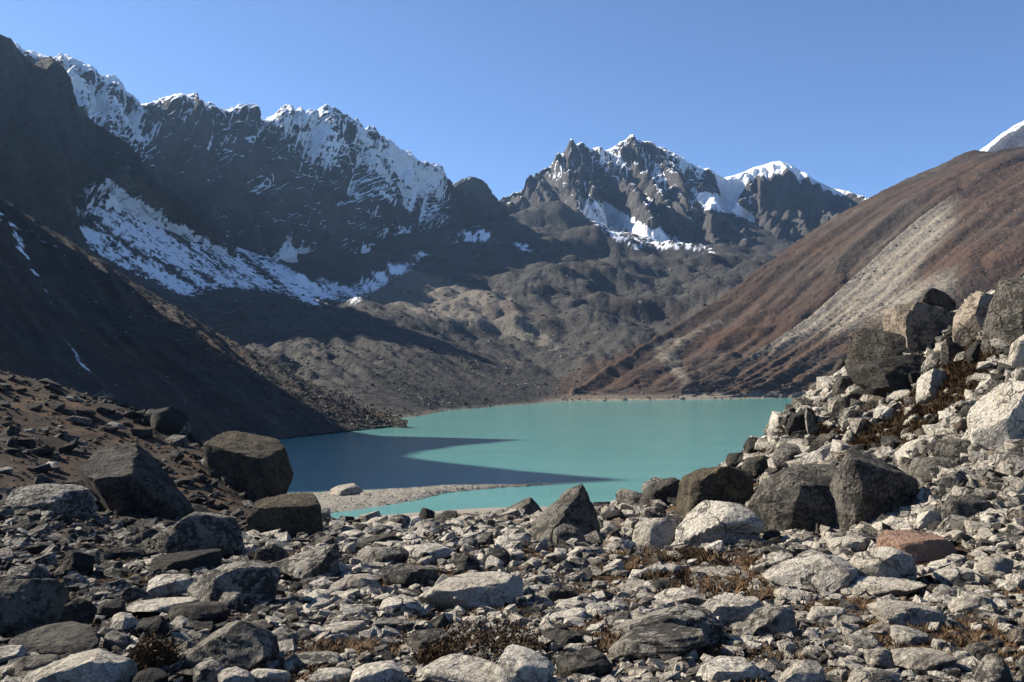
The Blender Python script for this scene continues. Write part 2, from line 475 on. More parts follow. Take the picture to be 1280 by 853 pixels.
def G_post(V, u, v):
    """the square cliff under the glacier: one steep wall with upright ribs, standing proud of the ridge"""
    p = flat(V); px, py = pix(p); vv = v.ravel()
    jx = px + 1.5 * fbm(p / 50, 3, seed=30); jy = py + 2.5 * fbm(p / 50, 3, seed=32)
    m = smooth(946, 950, jx) * (1 - smooth(1034, 1056, jx)) * smooth(0.185, 0.215, vv) * (1 - smooth(276, 292, jy))
    wall = 2790 + (px - 950) * 1.6 - (py - 212) * 1.1 + 16 * fbm(np.stack([px / 7, py / 60, 0 * px], 1), 4, 0.6, ridged=True, seed=36)
    k = np.where(p[:, 1] > wall, 1 + m * (wall / p[:, 1] - 1), 1)
    return (p * k[:, None]).reshape(V.shape)
def G_mask(u, v, V, N, L):
    p = flat(V); px, py = pix(p); vv = v.ravel()
    nz, gul, lo, hi = snow_base(V, N, L, 260, 26)
    s = 0.62 * smooth(0.42, 0.78, nz) + 0.42 * gul + 0.42 * hi + 0.28 * lo
    alt = 0.17 - 0.40 * smooth(0.25, 0.75, vv) - 0.10 * (1 - smooth(690, 760, px))
    field = soft_poly(px + hi * 12, py + hi * 8, [(716, 246), (752, 250), (800, 276), (852, 296), (850, 320), (790, 316), (760, 304), (732, 278)], 4)
    field2 = soft_poly(px + hi * 9, py + hi * 6, [(862, 236), (890, 242), (915, 250), (950, 274), (945, 280), (915, 268), (880, 264)], 2)
    cap = smooth(884, 896, px) * (1 - smooth(0.185, 0.21, vv + 0.015 * hi - 0.05 * smooth(890, 905, px) * (1 - smooth(938, 948, px)))) * (1 - smooth(1090, 1110, px))
    noblk = smooth(940, 948, px) * (1 - smooth(1046, 1066, px)) * smooth(0.16, 0.2, vv) * (1 - smooth(290, 305, py))
    jx, jy = px + 9 * hi + 5 * lo, py + 7 * hi + 4 * lo
    def fld(*poly): return soft_poly(jx, jy, poly, 3)
    more = (fld((744, 188), (772, 186), (786, 206), (776, 228), (756, 216)) + fld((792, 178), (810, 190), (828, 214), (846, 246), (830, 250), (812, 222)) + fld((826, 190), (858, 200), (884, 214), (872, 226), (842, 212))
            + fld((690, 204), (712, 200), (704, 222), (682, 232)) + fld((728, 226), (750, 232), (748, 250), (730, 246)) + fld((800, 240), (822, 246), (826, 268), (806, 262)))
    brk = fbm(p / 20, 4, 0.65, seed=35)
    s = s + np.clip(more, 0, 1) * (0.26 + 0.45 * brk + 0.35 * hi + 0.15 * gul)
    s = s + alt + 0.75 * field + 0.8 * field2 - 0.8 * noblk
    return {"snow": np.clip(np.maximum(s, cap * 1.2), 0, 1), "scree": np.clip(0.25 * hi + 0.1, 0, 1) * 0.5 * (1 - cap)}
mount_g, VG = loft("mountain", [G_back, G_crest, G_mid, G_foot, G_low], 560, 220, G_disp, M_FAR, G_mask, [0, 0.12, 0.5, 0.85, 1.0], sharp=1, ero=(0.125, 3, 20, 5.0, 90), post=G_post)

# ---- snow peak behind the right-hand hillside
I_crest = [(1150, 225, 4300), (1200, 205, 4350), (1238, 183, 4400), (1250, 173, 4420), (1258, 167, 4430), (1268, 160, 4440), (1280, 154, 4450), (1320, 130, 4500), (1420, 160, 4600), (1600, 220, 4700)]
I_back = [(p[0] + 40, p[1] + 90, p[2] + 500) for p in I_crest]
I_foot = [(p[0], p[1] + 110, p[2] - 700) for p in I_crest]
def I_disp(u, v, V, N):
    p = flat(V)
    return shp((10 + 30 * smooth(0.3, 0.6, v.ravel())) * fbm(p / 180, 5, 0.55, ridged=True, seed=31), V), shp(0 * p[:, 0], V)
def I_mask(u, v, V, N, a):
    p = flat(V); hi = fbm(p / 60, 4, 0.6, seed=33); px, py = pix(p)
    return {"snow": np.clip(0.62 + 0.5 * hi - 1.2 * smooth(0.46, 0.56, v.ravel() + 0.05 * hi), 0, 1)}
loft("mountain", [I_back, I_crest, I_foot], 120, 70, I_disp, M_FAR, I_mask, [0, 0.3, 1.0])

# ---- right-hand hillside: rows run across, columns are fall lines
def columns(cols, n=40):
    rs = [resample(np.array(c, float), n) for c in cols]
    return [[tuple(r[i]) for r in rs] for i in range(n)]
def hill_loft(name, cols, nu, nv, disp, mat, masks, ero=None):
    """each column is a fall line from the top of the slope to its foot"""
    return loft(name, [list(c) for c in cols], nu, nv, disp, mat, masks, sharp=None, ero=ero, crest_col=1)

H_cols = [[(1290, 300, 1900), (1100, 330, 1750), (900, 440, 1500), (760, 500, 1200), (640, 510, 1050)],
          [(1330, 183, 1650), (1280, 187, 1600), (1240, 190, 1520), (1215, 187, 1450), (1180, 200, 1410), (1130, 222, 1370), (1080, 248, 1320), (1030, 275, 1270), (990, 300, 1220), (940, 340, 1150), (900, 370, 1090), (860, 395, 1030), (810, 425, 940), (750, 462, 820), (700, 497, 720), (660, 505, 690)],
          [(1420, 180, 1310), (1330, 192, 1280), (1280, 203, 1258), (1255, 215, 1238), (1230, 227, 1216), (1210, 238, 1196), (1190, 246, 1180), (1155, 269, 1145), (1110, 308, 1104), (1060, 355, 1048), (1010, 399, 983), (950, 441, 903), (890, 477, 822), (830, 503, 739), (808, 510, 715)],
          [(1500, 330, 1400), (1300, 330, 1250), (1200, 380, 1150), (1050, 460, 950), (880, 497, 765), (820, 512, 700)]]
def H_disp(u, v, V, N):
    p = flat(V); uu = u.ravel(); vv = v.ravel()
    q = np.stack([vv * 9 + 0.3 * fbm(p / 120, 3, seed=43), uu * 3.0, 0 * uu], 1)
    a = 8 * fbm(q, 4, 0.5, seed=41)
    return shp(a, V), shp(0 * uu, V)
def H_mask(u, v, V, N, a):
    p = flat(V); px, py = pix(p); uu, vv = u.ravel(), v.ravel()
    st = fbm(np.stack([vv * 34, uu * 5, 0 * uu], 1), 4, 0.6, seed=44)
    lo = fbm(p / 130, 4, seed=45)
    rust = np.clip(0.45 + 0.9 * lo + 0.5 * st, 0, 1)
    sc = 0.9 * soft_poly(px + 8 * st, py + 8 * lo, [(815, 432), (850, 420), (900, 398), (905, 404), (860, 432), (845, 445), (860, 470), (868, 490), (852, 492), (846, 470), (815, 445)], 1.5)
    sc = sc * np.clip(0.55 + 1.6 * fbm(p / 9, 4, 0.65, seed=46), 0, 1)
    sc = sc + 0.35 * smooth(0.1, 0.5, st - 0.2 * lo) + 0.9 * smooth(6.0, 3.5, p[:, 2] - LAKE)
    return {"rust": rust * (1 - np.clip(sc, 0, 1)), "scree": np.clip(sc, 0, 1)}
hill_loft("hillside", H_cols, 300, 150, H_disp, M_BROWN, H_mask, (0.02, 2, 1.7, 0.6, 12, True))

K_cols = [[(1420, 200, 1500), (1290, 250, 1420), (1150, 330, 1270), (1000, 440, 1050), (900, 500, 860)],
          [(1420, 178, 1300), (1330, 189, 1270), (1280, 200, 1250), (1255, 212, 1230), (1230, 224, 1210), (1210, 235, 1190), (1190, 243, 1175), (1155, 266, 1140), (1110, 305, 1100), (1060, 352, 1045), (1010, 396, 980), (950, 438, 900), (890, 474, 820), (830, 501, 738), (800, 508, 712)],
          [(1520, 150, 1150), (1400, 205, 1080), (1300, 275, 1010), (1200, 350, 950), (1080, 430, 875), (960, 493, 790), (920, 506, 760)],
          [(1700, 120, 950), (1550, 250, 900), (1400, 370, 860), (1250, 450, 830), (1100, 494, 810), (1060, 508, 790)],
          [(1900, 300, 800), (1700, 400, 780), (1500, 470, 770), (1350, 500, 760), (1300, 515, 740)]]
def K_disp(u, v, V, N):
    p = flat(V); uu = u.ravel(); vv = v.ravel()
    q = np.stack([vv * 12 + 0.35 * fbm(p / 100, 3, seed=53), uu * 2.2, 0 * uu], 1)
    env = smooth(0.2, 0.34, vv)
    a = (3 + 3 * env) * fbm(q, 4, 0.5, seed=51)
    return shp(a, V), shp(0 * uu, V)
def K_mask(u, v, V, N, a):
    p = flat(V); px, py = pix(p); uu, vv = u.ravel(), v.ravel()
    st = fbm(np.stack([vv * 46 + 0.4 * fbm(p / 60, 2, seed=5), uu * 4, 0 * uu], 1), 5, 0.62, seed=54)
    lo = fbm(p / 120, 4, seed=55); hi = fbm(p / 14, 3, seed=56)
    jx = px + 30 * st + 12 * lo; jy = py - 24 * st
    def soft(poly): return soft_poly(jx, jy, poly, 9)
    sc = soft([(1204, 236), (1178, 290), (1142, 345), (1112, 378), (1066, 412), (1010, 422), (964, 440), (900, 466), (850, 478), (920, 420), (990, 365), (1068, 306), (1136, 260)])
    sc = np.maximum(sc, 0.85 * soft([(1198, 330), (1190, 362), (1150, 385), (1080, 400), (1040, 420), (1030, 412), (1090, 372), (1140, 352)]))
    sc = sc * (1 - 0.55 * smooth(405, 465, py))
    sc = np.maximum(sc, 0.8 * soft([(912, 438), (908, 446), (880, 466), (872, 464)]))
    sc = np.maximum(sc, 0.7 * soft([(925, 448), (920, 456), (890, 474), (884, 470)]))
    sc = np.clip(sc * 1.25, 0, 1) * np.clip(0.95 + 0.7 * st + 0.5 * hi, 0.4, 1)
    shore = smooth(6.5, 3.5, p[:, 2] - LAKE + 2.5 * hi)
    grey = np.clip(0.55 * smooth(0.05, 0.4, st + 0.35 * lo + 0.2 * hi), 0, 1)
    sc = np.maximum(sc, np.maximum(shore * 0.8, grey * 0.45))
    return {"rust": np.clip(0.55 + 0.7 * lo + 0.5 * st + 0.3 * hi, 0, 1) * (1 - np.clip(sc, 0, 1)), "scree": np.clip(sc, 0, 1)}
hill_k, VK = hill_loft("hillside", K_cols, 420, 260, K_disp, M_BROWN, K_mask, (0.02, 2, 1.15, 0.42, 9, True))

# ---- left scree slope above the lake, rising to a spur outside the frame whose shadow lies on the water
def unshadow(px, py, x):
    """the point at column x whose shadow falls on the lake where the photo shows (px,py)"""
    d = -LAKE * F / (py - HY)
    g = P(px, py, d)
    t = (x - g[0]) / SUN[0]
    return g + t * SUN
def to_pd(v): return (CX + F * v[0] / v[1], HY - F * v[2] / v[1], v[1])
spur = [np.array([-420, 20, 40.0]), np.array([-380, 70, 55.0])]
for (a, b, x) in [(300, 622, -330), (420, 607, -325), (560, 608, -320), (660, 607, -312), (735, 603, -306), (785, 600, -302), (730, 596, -300), (640, 588, -297), (560, 579, -293), (505, 571.5, -290), (520, 565, -288), (575, 557, -284), (655, 550, -281), (560, 547.5, -279), (480, 546, -277)]:
    spur.append(unshadow(a, b, x))
D_crest3 = spur + [np.array(P(-85, 172, 425)), np.array(P(0, 248, 430)), np.array(P(60, 286, 428)), np.array(P(100, 310, 425)), np.array(P(200, 374, 415)), np.array(P(300, 434, 400)), np.array(P(400, 491, 382)), np.array(P(440, 513, 370)), np.array(P(489, 533.5, 349)), np.array(P(505, 540, 340))]
D_foot3 = [np.array([-230, 20, -10.0]), np.array([-190, 90, -16.0]), np.array([-150, 150, -21.0]), np.array([-120, 210, -22]), np.array([-95, 262, -22.5]), np.array(P(345, 550.5, 276)), np.array(P(420, 542, 308)), np.array(P(489, 535, 343)), np.array(P(506, 541, 335))]

def loft3(name, rows3, nu, nv, disp, mat, masks, weights, idx=None):
    rr = []
    for r in rows3:
        r = np.asarray(r, float)
        seg = np.linalg.norm(np.diff(r, axis=0), axis=1)
        t = np.concatenate([[0], np.cumsum(seg)]); t /= t[-1]
        q = np.linspace(0, 1, nu)
        rr.append(np.stack([np.interp(q, t, r[:, k]) for k in range(3)], 1))
    V, q = cat_rom(np.stack(rr), nv, weights, 1)
    u = np.broadcast_to(np.linspace(0, 1, nu)[None, :], (nv, nu)); v = np.broadcast_to(q[:, None], (nv, nu))
    N = grid_normals(V)
    a, z = disp(u, v, V, N)
    V = V + N * a[..., None]; V[..., 2] += z
    N2 = grid_normals(V)
    at = {"snow": np.zeros(u.size), "scree": np.zeros(u.size), "rust": np.zeros(u.size)}
    at.update(masks(u, v, V, N2, a))
    o = link(name, mesh_np(name, V.reshape(-1, 3), grid_faces(nv, nu), mat, True, at))
    prop(o, "structure")
    return o, V
def mid_row(a, b, f, sag):
    n = 60
    def rs(r):
        r = np.asarray(r, float); seg = np.linalg.norm(np.diff(r, axis=0), axis=1)
        t = np.concatenate([[0], np.cumsum(seg)]); t /= t[-1]; q = np.linspace(0, 1, n)
        return np.stack([np.interp(q, t, r[:, k]) for k in range(3)], 1)
    A, B = rs(a), rs(b)
    M = A * (1 - f) + B * f
    M[:, 2] -= sag * np.clip((A[:, 2] - B[:, 2]), 0, None)
    return M
D_back3 = [c + np.array([-160, 60, -0.8 * (c[2] - LAKE)]) for c in D_crest3]
def D_disp(u, v, V, N):
    p = flat(V); uu, vv = u.ravel(), v.ravel()
    env = smooth(0.2, 0.34, vv)
    px, py = pix(p)
    q = np.stack([uu * 22 - vv * 1.0, vv * 1.6, 0 * uu], 1)
    a = env * 4.5 * fbm(q, 4, 0.5, ridged=True, seed=61) * smooth(1.0, 0.7, vv) + 0.9 * fbm(p / 6, 5, 0.6, ridged=True, seed=62)
    return shp(a, V), shp((1 - env) * 1.2 * fbm(p / 5, 3, 0.6, seed=64), V)
def D_mask(u, v, V, N, a):
    p = flat(V); px, py = pix(p); uu, vv = u.ravel(), v.ravel()
    st = fbm(np.stack([uu * 55, vv * 4, 0 * uu], 1), 5, 0.62, seed=65); hi = fbm(p / 5, 4, 0.6, seed=66); lo = fbm(p / 40, 3, seed=67)
    streak = np.exp(-((px - (10 + (py - 280) * 0.55 + 14 * lo)) / 9) ** 2) * smooth(275, 310, py) * (1 - smooth(440, 500, py))
    streak2 = np.exp(-((py - (252 + px * 0.62 + 16 + 8 * lo)) / 9) ** 2) * (1 - smooth(60, 110, px))
    s = (0.56 * streak + 0.54 * streak2) * np.clip(0.75 + 0.9 * st + 0.9 * hi, 0, 1.4) + 0.42 * st + 0.34 * hi - 0.12 + 0.12 * (1 - smooth(60, 260, px))
    return {"snow": np.clip(s, 0, 0.62), "scree": np.clip(0.25 * hi + 0.5 * st, 0, 0.35), "rust": np.clip(0.25 + 0.6 * lo + 0.4 * st, 0, 0.5)}
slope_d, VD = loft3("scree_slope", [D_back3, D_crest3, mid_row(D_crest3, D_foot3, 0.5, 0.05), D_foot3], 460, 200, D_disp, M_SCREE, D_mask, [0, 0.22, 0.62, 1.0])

# ---- valley between lake and peaks: one height sheet on a fan of rays
def field(ctrl, px_rng, d_rng, npx, nd):
    ctrl = np.array(ctrl, float)
    k = lambda px, d: np.stack([px / 330.0, 2.2 * np.log(d)], -1)
    fit = tps_fit(k(ctrl[:, 0], ctrl[:, 2]), (HY - ctrl[:, 1]) / F, 2e-3)
    gx = np.linspace(*px_rng, npx); gd = np.exp(np.linspace(math.log(d_rng[0]), math.log(d_rng[1]), nd))
    PX, D = np.meshgrid(gx, gd)
    T = tps_eval(fit, k(PX.ravel(), D.ravel())).reshape(PX.shape)
    V = np.stack([(PX - CX) / F * D, D, T * D], -1)
    return V, fit, k

E_ctrl = [
    # far shore and the water's bed
    (300, 620, 300), (480, 545, 330), (440, 540, 390), (490, 523, 415), (560, 513, 512), (620, 508, 580), (678, 504, 647), (700, 502, 690), (760, 501, 712), (830, 500, 735), (990, 498, 800),
    (600, 545, 420), (700, 540, 480), (850, 530, 560), (990, 520, 640), (1200, 520, 640), (700, 600, 300), (1000, 600, 300), (1300, 600, 300),
    # dark boulder ground on the left bank
    (400, 480, 480), (450, 498, 450), (430, 455, 560), (560, 490, 560), (640, 485, 670), (500, 430, 720), (600, 455, 760), (340, 430, 640), (250, 400, 800), (300, 385, 900), (400, 405, 850), (470, 400, 950),
    # snow apron under the buttress
    (100, 300, 900), (120, 238, 1060), (160, 262, 1090), (240, 300, 1200), (200, 350, 950), (300, 330, 1330), (350, 345, 1400), (390, 378, 1250), (330, 372, 1100), (0, 310, 780), (-200, 330, 620), (-300, 340, 560),
    # valley floor and moraine hills
    (690, 485, 780), (700, 460, 900), (640, 440, 950), (560, 400, 1150), (620, 420, 1080), (560, 385, 1250), (480, 372, 1350), (440, 362, 1480), (510, 338, 1700), (545, 310, 1900), (600, 300, 2050), (650, 284, 2200), (700, 262, 2350),
    (700, 400, 1200), (760, 420, 1080), (700, 350, 1600), (760, 345, 1700), (820, 360, 1600), (640, 335, 1800), (800, 312, 2100), (870, 318, 2100), (900, 345, 1800), (950, 330, 2050), (840, 400, 1300), (900, 375, 1450),
    (760, 465, 860), (740, 440, 950), (1000, 330, 2100), (1100, 350, 2000), (1200, 420, 1700), (1200, 480, 1100), (750, 300, 2350), (900, 310, 2350), (600, 310, 2400), (1000, 310, 2450)]
VE, E_fit, E_key = field(E_ctrl, (-320, 1320), (285, 2700), 640, 330)
pe = flat(VE); pxe, pye = pix(pe); de = pe[:, 1]
hump = fbm(pe / 210, 4, 0.5, seed=71); hum2 = fbm(pe / 75, 4, 0.5, ridged=True, seed=72); bl = fbm(pe / 14, 4, 0.65, ridged=True, seed=73)
apron = in_poly(pxe, pye, [(90, 225), (150, 225), (270, 290), (330, 312), (410, 385), (330, 378), (250, 380), (180, 345), (105, 305)])
far = smooth(700, 1500, de)
nearshore = smooth(5, 30, pe[:, 2] - LAKE)
soft_ap = 1.0 - 0.8 * apron
ridg = fbm(np.stack([(pe[:, 0] + 0.35 * pe[:, 1]) / 420, (pe[:, 1] - 0.2 * pe[:, 0]) / 190, 0 * de], 1), 3, 0.5, ridged=True, seed=70)
VE[..., 2] += shp((nearshore * soft_ap * (6 + 40 * far) * hump + nearshore * soft_ap * 30 * far * ridg + nearshore * soft_ap * (2 + 3 * far) * hum2 + (0.3 + 0.7 * nearshore) * soft_ap * (1.8 + 1.6 * far) * bl), VE)
VT, LE = erode(VE[::-1].copy(), 0, 2, 2.6, 0.75, np.array([0.0, 0.0, 1.0]), 4)
keepE = (nearshore * (1 - 0.7 * apron)).reshape(VE.shape[:2])
VE[..., 2] += (VT[::-1, :, 2] - VE[..., 2]) * keepE
NE = grid_normals(VE)
pe = flat(VE); pxe, pye = pix(pe)
lo = fbm(pe / 150, 3, seed=76); hi = fbm(pe / 12, 4, 0.6, seed=77)
al = pxe * 0.79 + pye * 0.61; ac = -pxe * 0.61 + pye * 0.79         # along and across the fall line of the snow apron
dirs = fbm(np.stack([ac / 11, al / 110, 0 * al], 1), 5, 0.6, seed=78)
spk = fbm(pe / 5.5, 4, 0.65, seed=79)
ap_poly = soft_poly(pxe + 16 * dirs, pye + 14 * dirs + 8 * hi, [(85, 210), (150, 215), (262, 285), (322, 305), (410, 378), (395, 388), (340, 366), (270, 362), (235, 376), (180, 352), (105, 312)], 6)
ap2 = soft_poly(pxe + 12 * dirs, pye + 10 * dirs, [(330, 330), (430, 355), (520, 318), (600, 296), (620, 280), (560, 300), (500, 350), (440, 384), (400, 372)], 5)
s_hi = smooth(1300, 2100, pe[:, 1]) * (0.34 * smooth(0.75, 0.95, NE[..., 2].ravel()) + 0.5 * lo + 0.4 * hi + 0.3 * dirs - 0.20)
fld_e = soft_poly(pxe + 8 * dirs + 6 * hi, pye + 6 * hi, [(728, 262), (760, 268), (805, 284), (862, 298), (905, 318), (850, 316), (792, 314), (752, 296)], 4) * (0.50 + 0.5 * hi + 0.7 * spk + 0.4 * dirs) + 0.8 * soft_poly(pxe + 14 * dirs, pye + 5 * hi, [(560, 292), (600, 288), (650, 300), (690, 322), (640, 312), (590, 306)], 5) * (0.55 + 0.8 * hi + 0.6 * dirs)
snow_e = np.clip(fld_e + ap_poly * (0.56 + 0.75 * dirs + 0.35 * hi + 0.65 * spk) + ap2 * (0.56 + 0.6 * dirs + 0.4 * hi) + np.clip(s_hi, 0, 1), 0, 1)
shore = smooth(5.0, 2.5, pe[:, 2] - LAKE + 1.0 * hi) * smooth(660, 700, pxe) + 0.6 * smooth(1.6, 0.6, pe[:, 2] - LAKE + 0.5 * hi)
gold = in_poly(pxe + 12 * lo, pye + 8 * lo, [(680, 500), (700, 478), (740, 455), (790, 432), (830, 430), (850, 470), (850, 498)])
warm = np.clip(0.5 * gold + 0.35 * smooth(0.1, 0.5, lo + 0.3 * hi) * smooth(520, 640, pxe), 0, 1)
pale = 0.5 * in_poly(pxe + 30 * lo, pye + 14 * lo, [(450, 372), (520, 340), (640, 372), (700, 440), (640, 420), (560, 400)])
me = mesh_np("valley_ground", pe, grid_faces(*VE.shape[:2]), M_MID, True, {"snow": snow_e, "scree": np.clip(shore + pale + 0.2 * np.clip(hi, 0, 1), 0, 1), "rust": warm})
prop(link("valley_ground", me), "structure")

# ---- low ground that carries everything, out to the horizon
me = mesh_np("ground", np.array([[-6900, -290, -34], [6900, -290, -34], [6900, 6900, -34], [-6900, 6900, -34]], float), np.array([[0, 1, 2, 3]]), M_MID)
prop(link("ground", me), "structure")

# ---- lake
t = NT("glacial_water")
w1 = t.noise(1.1, 6, 0.68, vec=t.scale((0.5, 1.3, 1.0)))
w2 = t.noise(0.05, 3, 0.5, vec=t.scale((0.4, 1.5, 1)))
nrm = t.bump(t.math('ADD', w1, t.math('MULTIPLY', w2, 0.6)), 0.55, 0.16)
col = t.mix(t.ramp(w2, 0.3, 0.7), (0.092, 0.250, 0.230), (0.108, 0.272, 0.248))
M_WATER = t.done(col, 0.12, nrm, 0.5)
t.b.inputs["IOR"].default_value = 1.33
me = mesh_np("lake", np.array([[-700, 60, LAKE], [1500, 60, LAKE], [1500, 1100, LAKE], [-700, 1100, LAKE]], float), np.array([[0, 1, 2, 3]]), M_WATER)
prop(link("lake", me), "structure")

# ------------------------------------------------------------------ foreground moraine: one height sheet
FG_ctrl = [
    (640, 1900, 1.7), (640, 1200, 4.0), (640, 1000, 5.9), (640, 853, 9.2), (640, 800, 12), (640, 760, 15.5), (640, 720, 21), (640, 700, 25), (640, 680, 31), (640, 666, 38), (640, 655, 50), (640, 649, 66), (640, 646, 82), (640, 641, 105), (640, 634, 130), (640, 634, 138), (530, 656, 52), (530, 651, 68), (530, 646, 95), (530, 641, 126), (640, 628, 150),
    (420, 853, 9.2), (420, 760, 15.5), (420, 720, 21), (420, 690, 27.5), (420, 668, 37), (420, 660, 50), (420, 656, 66), (420, 651, 100), (420, 648.5, 124), (420, 641, 140),
    (220, 853, 9.2), (220, 760, 15.5), (220, 720, 20.5), (220, 690, 26), (220, 662, 36), (250, 640, 46), (250, 600, 56), (225, 552, 66), (225, 538, 70), (225, 575, 90), (225, 640, 140), (60, 1200, 4), (1200, 1200, 4),
    (0, 853, 9.2), (0, 760, 15), (0, 720, 19.5), (0, 690, 24), (0, 655, 31), (0, 610, 42), (0, 545, 55), (0, 482, 70), (0, 467, 75), (0, 482, 92), (0, 600, 140),
    (100, 653, 36), (120, 610, 48), (130, 550, 62), (130, 506, 72), (130, 535, 95), (320, 628, 57), (300, 590, 64), (345, 640, 64), (345, 648, 90), (345, 650, 120),
    (-300, 853, 9), (-300, 720, 18), (-300, 620, 33), (-300, 440, 60), (-300, 390, 76), (-300, 450, 105), (-300, 640, 150),
    (1280, 853, 9.2), (1280, 760, 14.5), (1280, 720, 18), (1280, 660, 23), (1280, 600, 27), (1280, 565, 29), (1280, 500, 32), (1280, 440, 36), (1280, 400, 39), (1280, 362, 44), (1280, 400, 60), (1280, 520, 95),
    (1200, 720, 19.5), (1200, 660, 24.5), (1200, 600, 29), (1200, 540, 33), (1200, 480, 37), (1200, 435, 41), (1200, 408, 45), (1200, 450, 62), (1200, 545, 95),
    (1120, 690, 24), (1120, 660, 28), (1120, 600, 33), (1120, 540, 38), (1120, 490, 42), (1120, 455, 46), (1120, 510, 66), (1120, 590, 98),
    (1050, 680, 28), (1050, 640, 33), (1050, 600, 37), (1050, 550, 41), (1050, 500, 46), (1050, 480, 49), (1050, 545, 70), (1050, 612, 102),
    (990, 680, 29), (990, 640, 35), (990, 590, 41), (990, 540, 46), (990, 524, 49), (990, 585, 70), (990, 626, 105), (930, 690, 27.5), (930, 650, 36), (930, 605, 43), (930, 584, 47), (930, 620, 70), (930, 634, 108),
    (870, 690, 28), (870, 660, 36), (870, 635, 43), (870, 614, 49), (870, 634, 75), (870, 636, 118), (800, 680, 31), (800, 650, 42), (800, 632, 54), (800, 638, 82), (800, 636, 122), (740, 660, 40), (740, 646, 52), (740, 640, 70),
    (1600, 853, 9), (1600, 650, 20), (1600, 420, 34), (1600, 280, 44), (1600, 330, 60), (1600, 480, 100),
    (900, 853, 9.2), (900, 760, 15.5), (900, 720, 21.5), (1100, 853, 9.2), (1100, 760, 15.2), (1100, 720, 20),
    (300, 625, 165), (640, 618, 165), (1000, 620, 170), (1300, 620, 175), (0, 630, 165), (-200, 630, 170), (1600, 600, 185), (0, 595, 235), (400, 595, 235), (800, 595, 235), (1200, 595, 235), (1600, 590, 235), (-400, 590, 235)]
VF, F_fit, F_key = field(FG_ctrl, (-420, 1720), (2.2, 235), 520, 400)
pf = flat(VF); pxf, pyf = pix(pf); df = pf[:, 1]
amp = smooth(120, 90, df)
def ground_relief(p, d):
    a = smooth(125, 95, d)
    return a * (0.22 * fbm(p / 3.2, 4, 0.5, seed=81) + 0.07 * fbm(p / 0.7, 3, 0.55, seed=82)) * smooth(3, 9, d) + 0.5 * a * smooth(40, 60, d) * fbm(p / 6, 3, 0.5, seed=83)
VF[..., 2] += shp(ground_relief(pf * np.array([1, 1, 0]), df), VF)
def ground_z(x, y):
    px = CX + F * x / y
    z = tps_eval(F_fit, F_key(px, y)) * y
    p = np.stack([x, y, 0 * x], 1)
    return z + ground_relief(p, y)
def ground_hit(px, py, d0=4.0, d1=115.0):
    """where the ray through a photo pixel first meets the foreground"""
    ds = np.exp(np.linspace(math.log(d0), math.log(d1), 500))
    x = (px - CX) / F * ds
    t = tps_eval(F_fit, F_key(np.full(500, float(px)), ds))
    below = (HY - py) / F <= t
    k = int(np.argmax(below)) if below.any() else int(np.argmin((HY - py) / F - t))
    return ds[k]

def mat_soil():
    t = NT("moraine_soil")
    a = t.noise(0.5, 6, 0.6); b = t.noise(6, 6, 0.7); c = t.noise(38, 4, 0.7)
    col = t.mix(t.ramp(b, 0.35, 0.7), (0.024, 0.018, 0.013), (0.062, 0.047, 0.034))
    col = t.mix(t.ramp(a, 0.48, 0.62, 0, 0.8), col, t.mix(t.ramp(c, 0.3, 0.7), (0.06, 0.036, 0.02), (0.13, 0.075, 0.038)))
    peb = t.voro(17)
    col = t.mix(t.ramp(peb, 0.20, 0.12, 0, 0.75), col, t.mix(t.ramp(c, 0.3, 0.7), (0.13, 0.12, 0.105), (0.30, 0.28, 0.25)))
    g = t.attr("gravel")
    col = t.mix(g, col, t.mix(t.ramp(b, 0.3, 0.7), (0.15, 0.138, 0.115), (0.29, 0.265, 0.22)))
    h = t.math('ADD', b, t.math('ADD', t.math('MULTIPLY', c, 0.25), t.math('MULTIPLY', t.ramp(peb, 0.3, 0.05), 0.35)))
    return t.done(col, 0.95, t.bump(h, 0.9, 0.12), 0.1)
M_SOIL = mat_soil()
gravel = np.clip(smooth(88, 112, df + 6 * fbm(pf / 6, 3, seed=84)) * smooth(380, 430, pxf), 0, 1)
prop(link("moraine_ground", mesh_np("moraine_ground", flat(VF), grid_faces(*VF.shape[:2]), M_SOIL, True, {"gravel": gravel})), "structure")

# gravel bar that reaches out into the lake
sp_back = np.array([(300, 617, 150), (380, 614.5, 152.5), (440, 612.5, 155), (500, 610, 158), (560, 608, 160), (620, 606.5, 161.5), (660, 606, 162), (690, 605, 163.2)], float)
sp_front = np.array([(300, 655, 118), (380, 647, 124), (430, 641, 129), (480, 634, 134.5), (520, 626.5, 141), (560, 616.5, 150.5), (620, 610.5, 157), (692, 606, 162)], float)
def spit():
    nu, nv = 200, 40
    b, f = resample(sp_back, nu), resample(sp_front, nu)
    tt = np.linspace(0, 1, nv)[:, None, None]
    R_ = b[None] * (1 - tt) + f[None] * tt
    d = -LAKE * F / (R_[..., 1] - HY)
    X = np.stack([(R_[..., 0] - CX) / F * d, d, np.full(d.shape, LAKE)], -1)
    prof = np.sin(np.pi * tt[..., 0]) ** 0.6
    p = flat(X)
    X[..., 2] += (0.95 * prof - 0.3) * smooth(1.05, 0.6, np.linspace(0, 1, nu))[None, :] + 0.28 * shp(fbm(p / 3, 4, 0.6, seed=86), X)
    return X
VS = spit()
prop(link("gravel_bar", mesh_np("gravel_bar", flat(VS), grid_faces(*VS.shape[:2]), M_SOIL, True, {"gravel": np.ones(VS[..., 0].size)})), "structure")

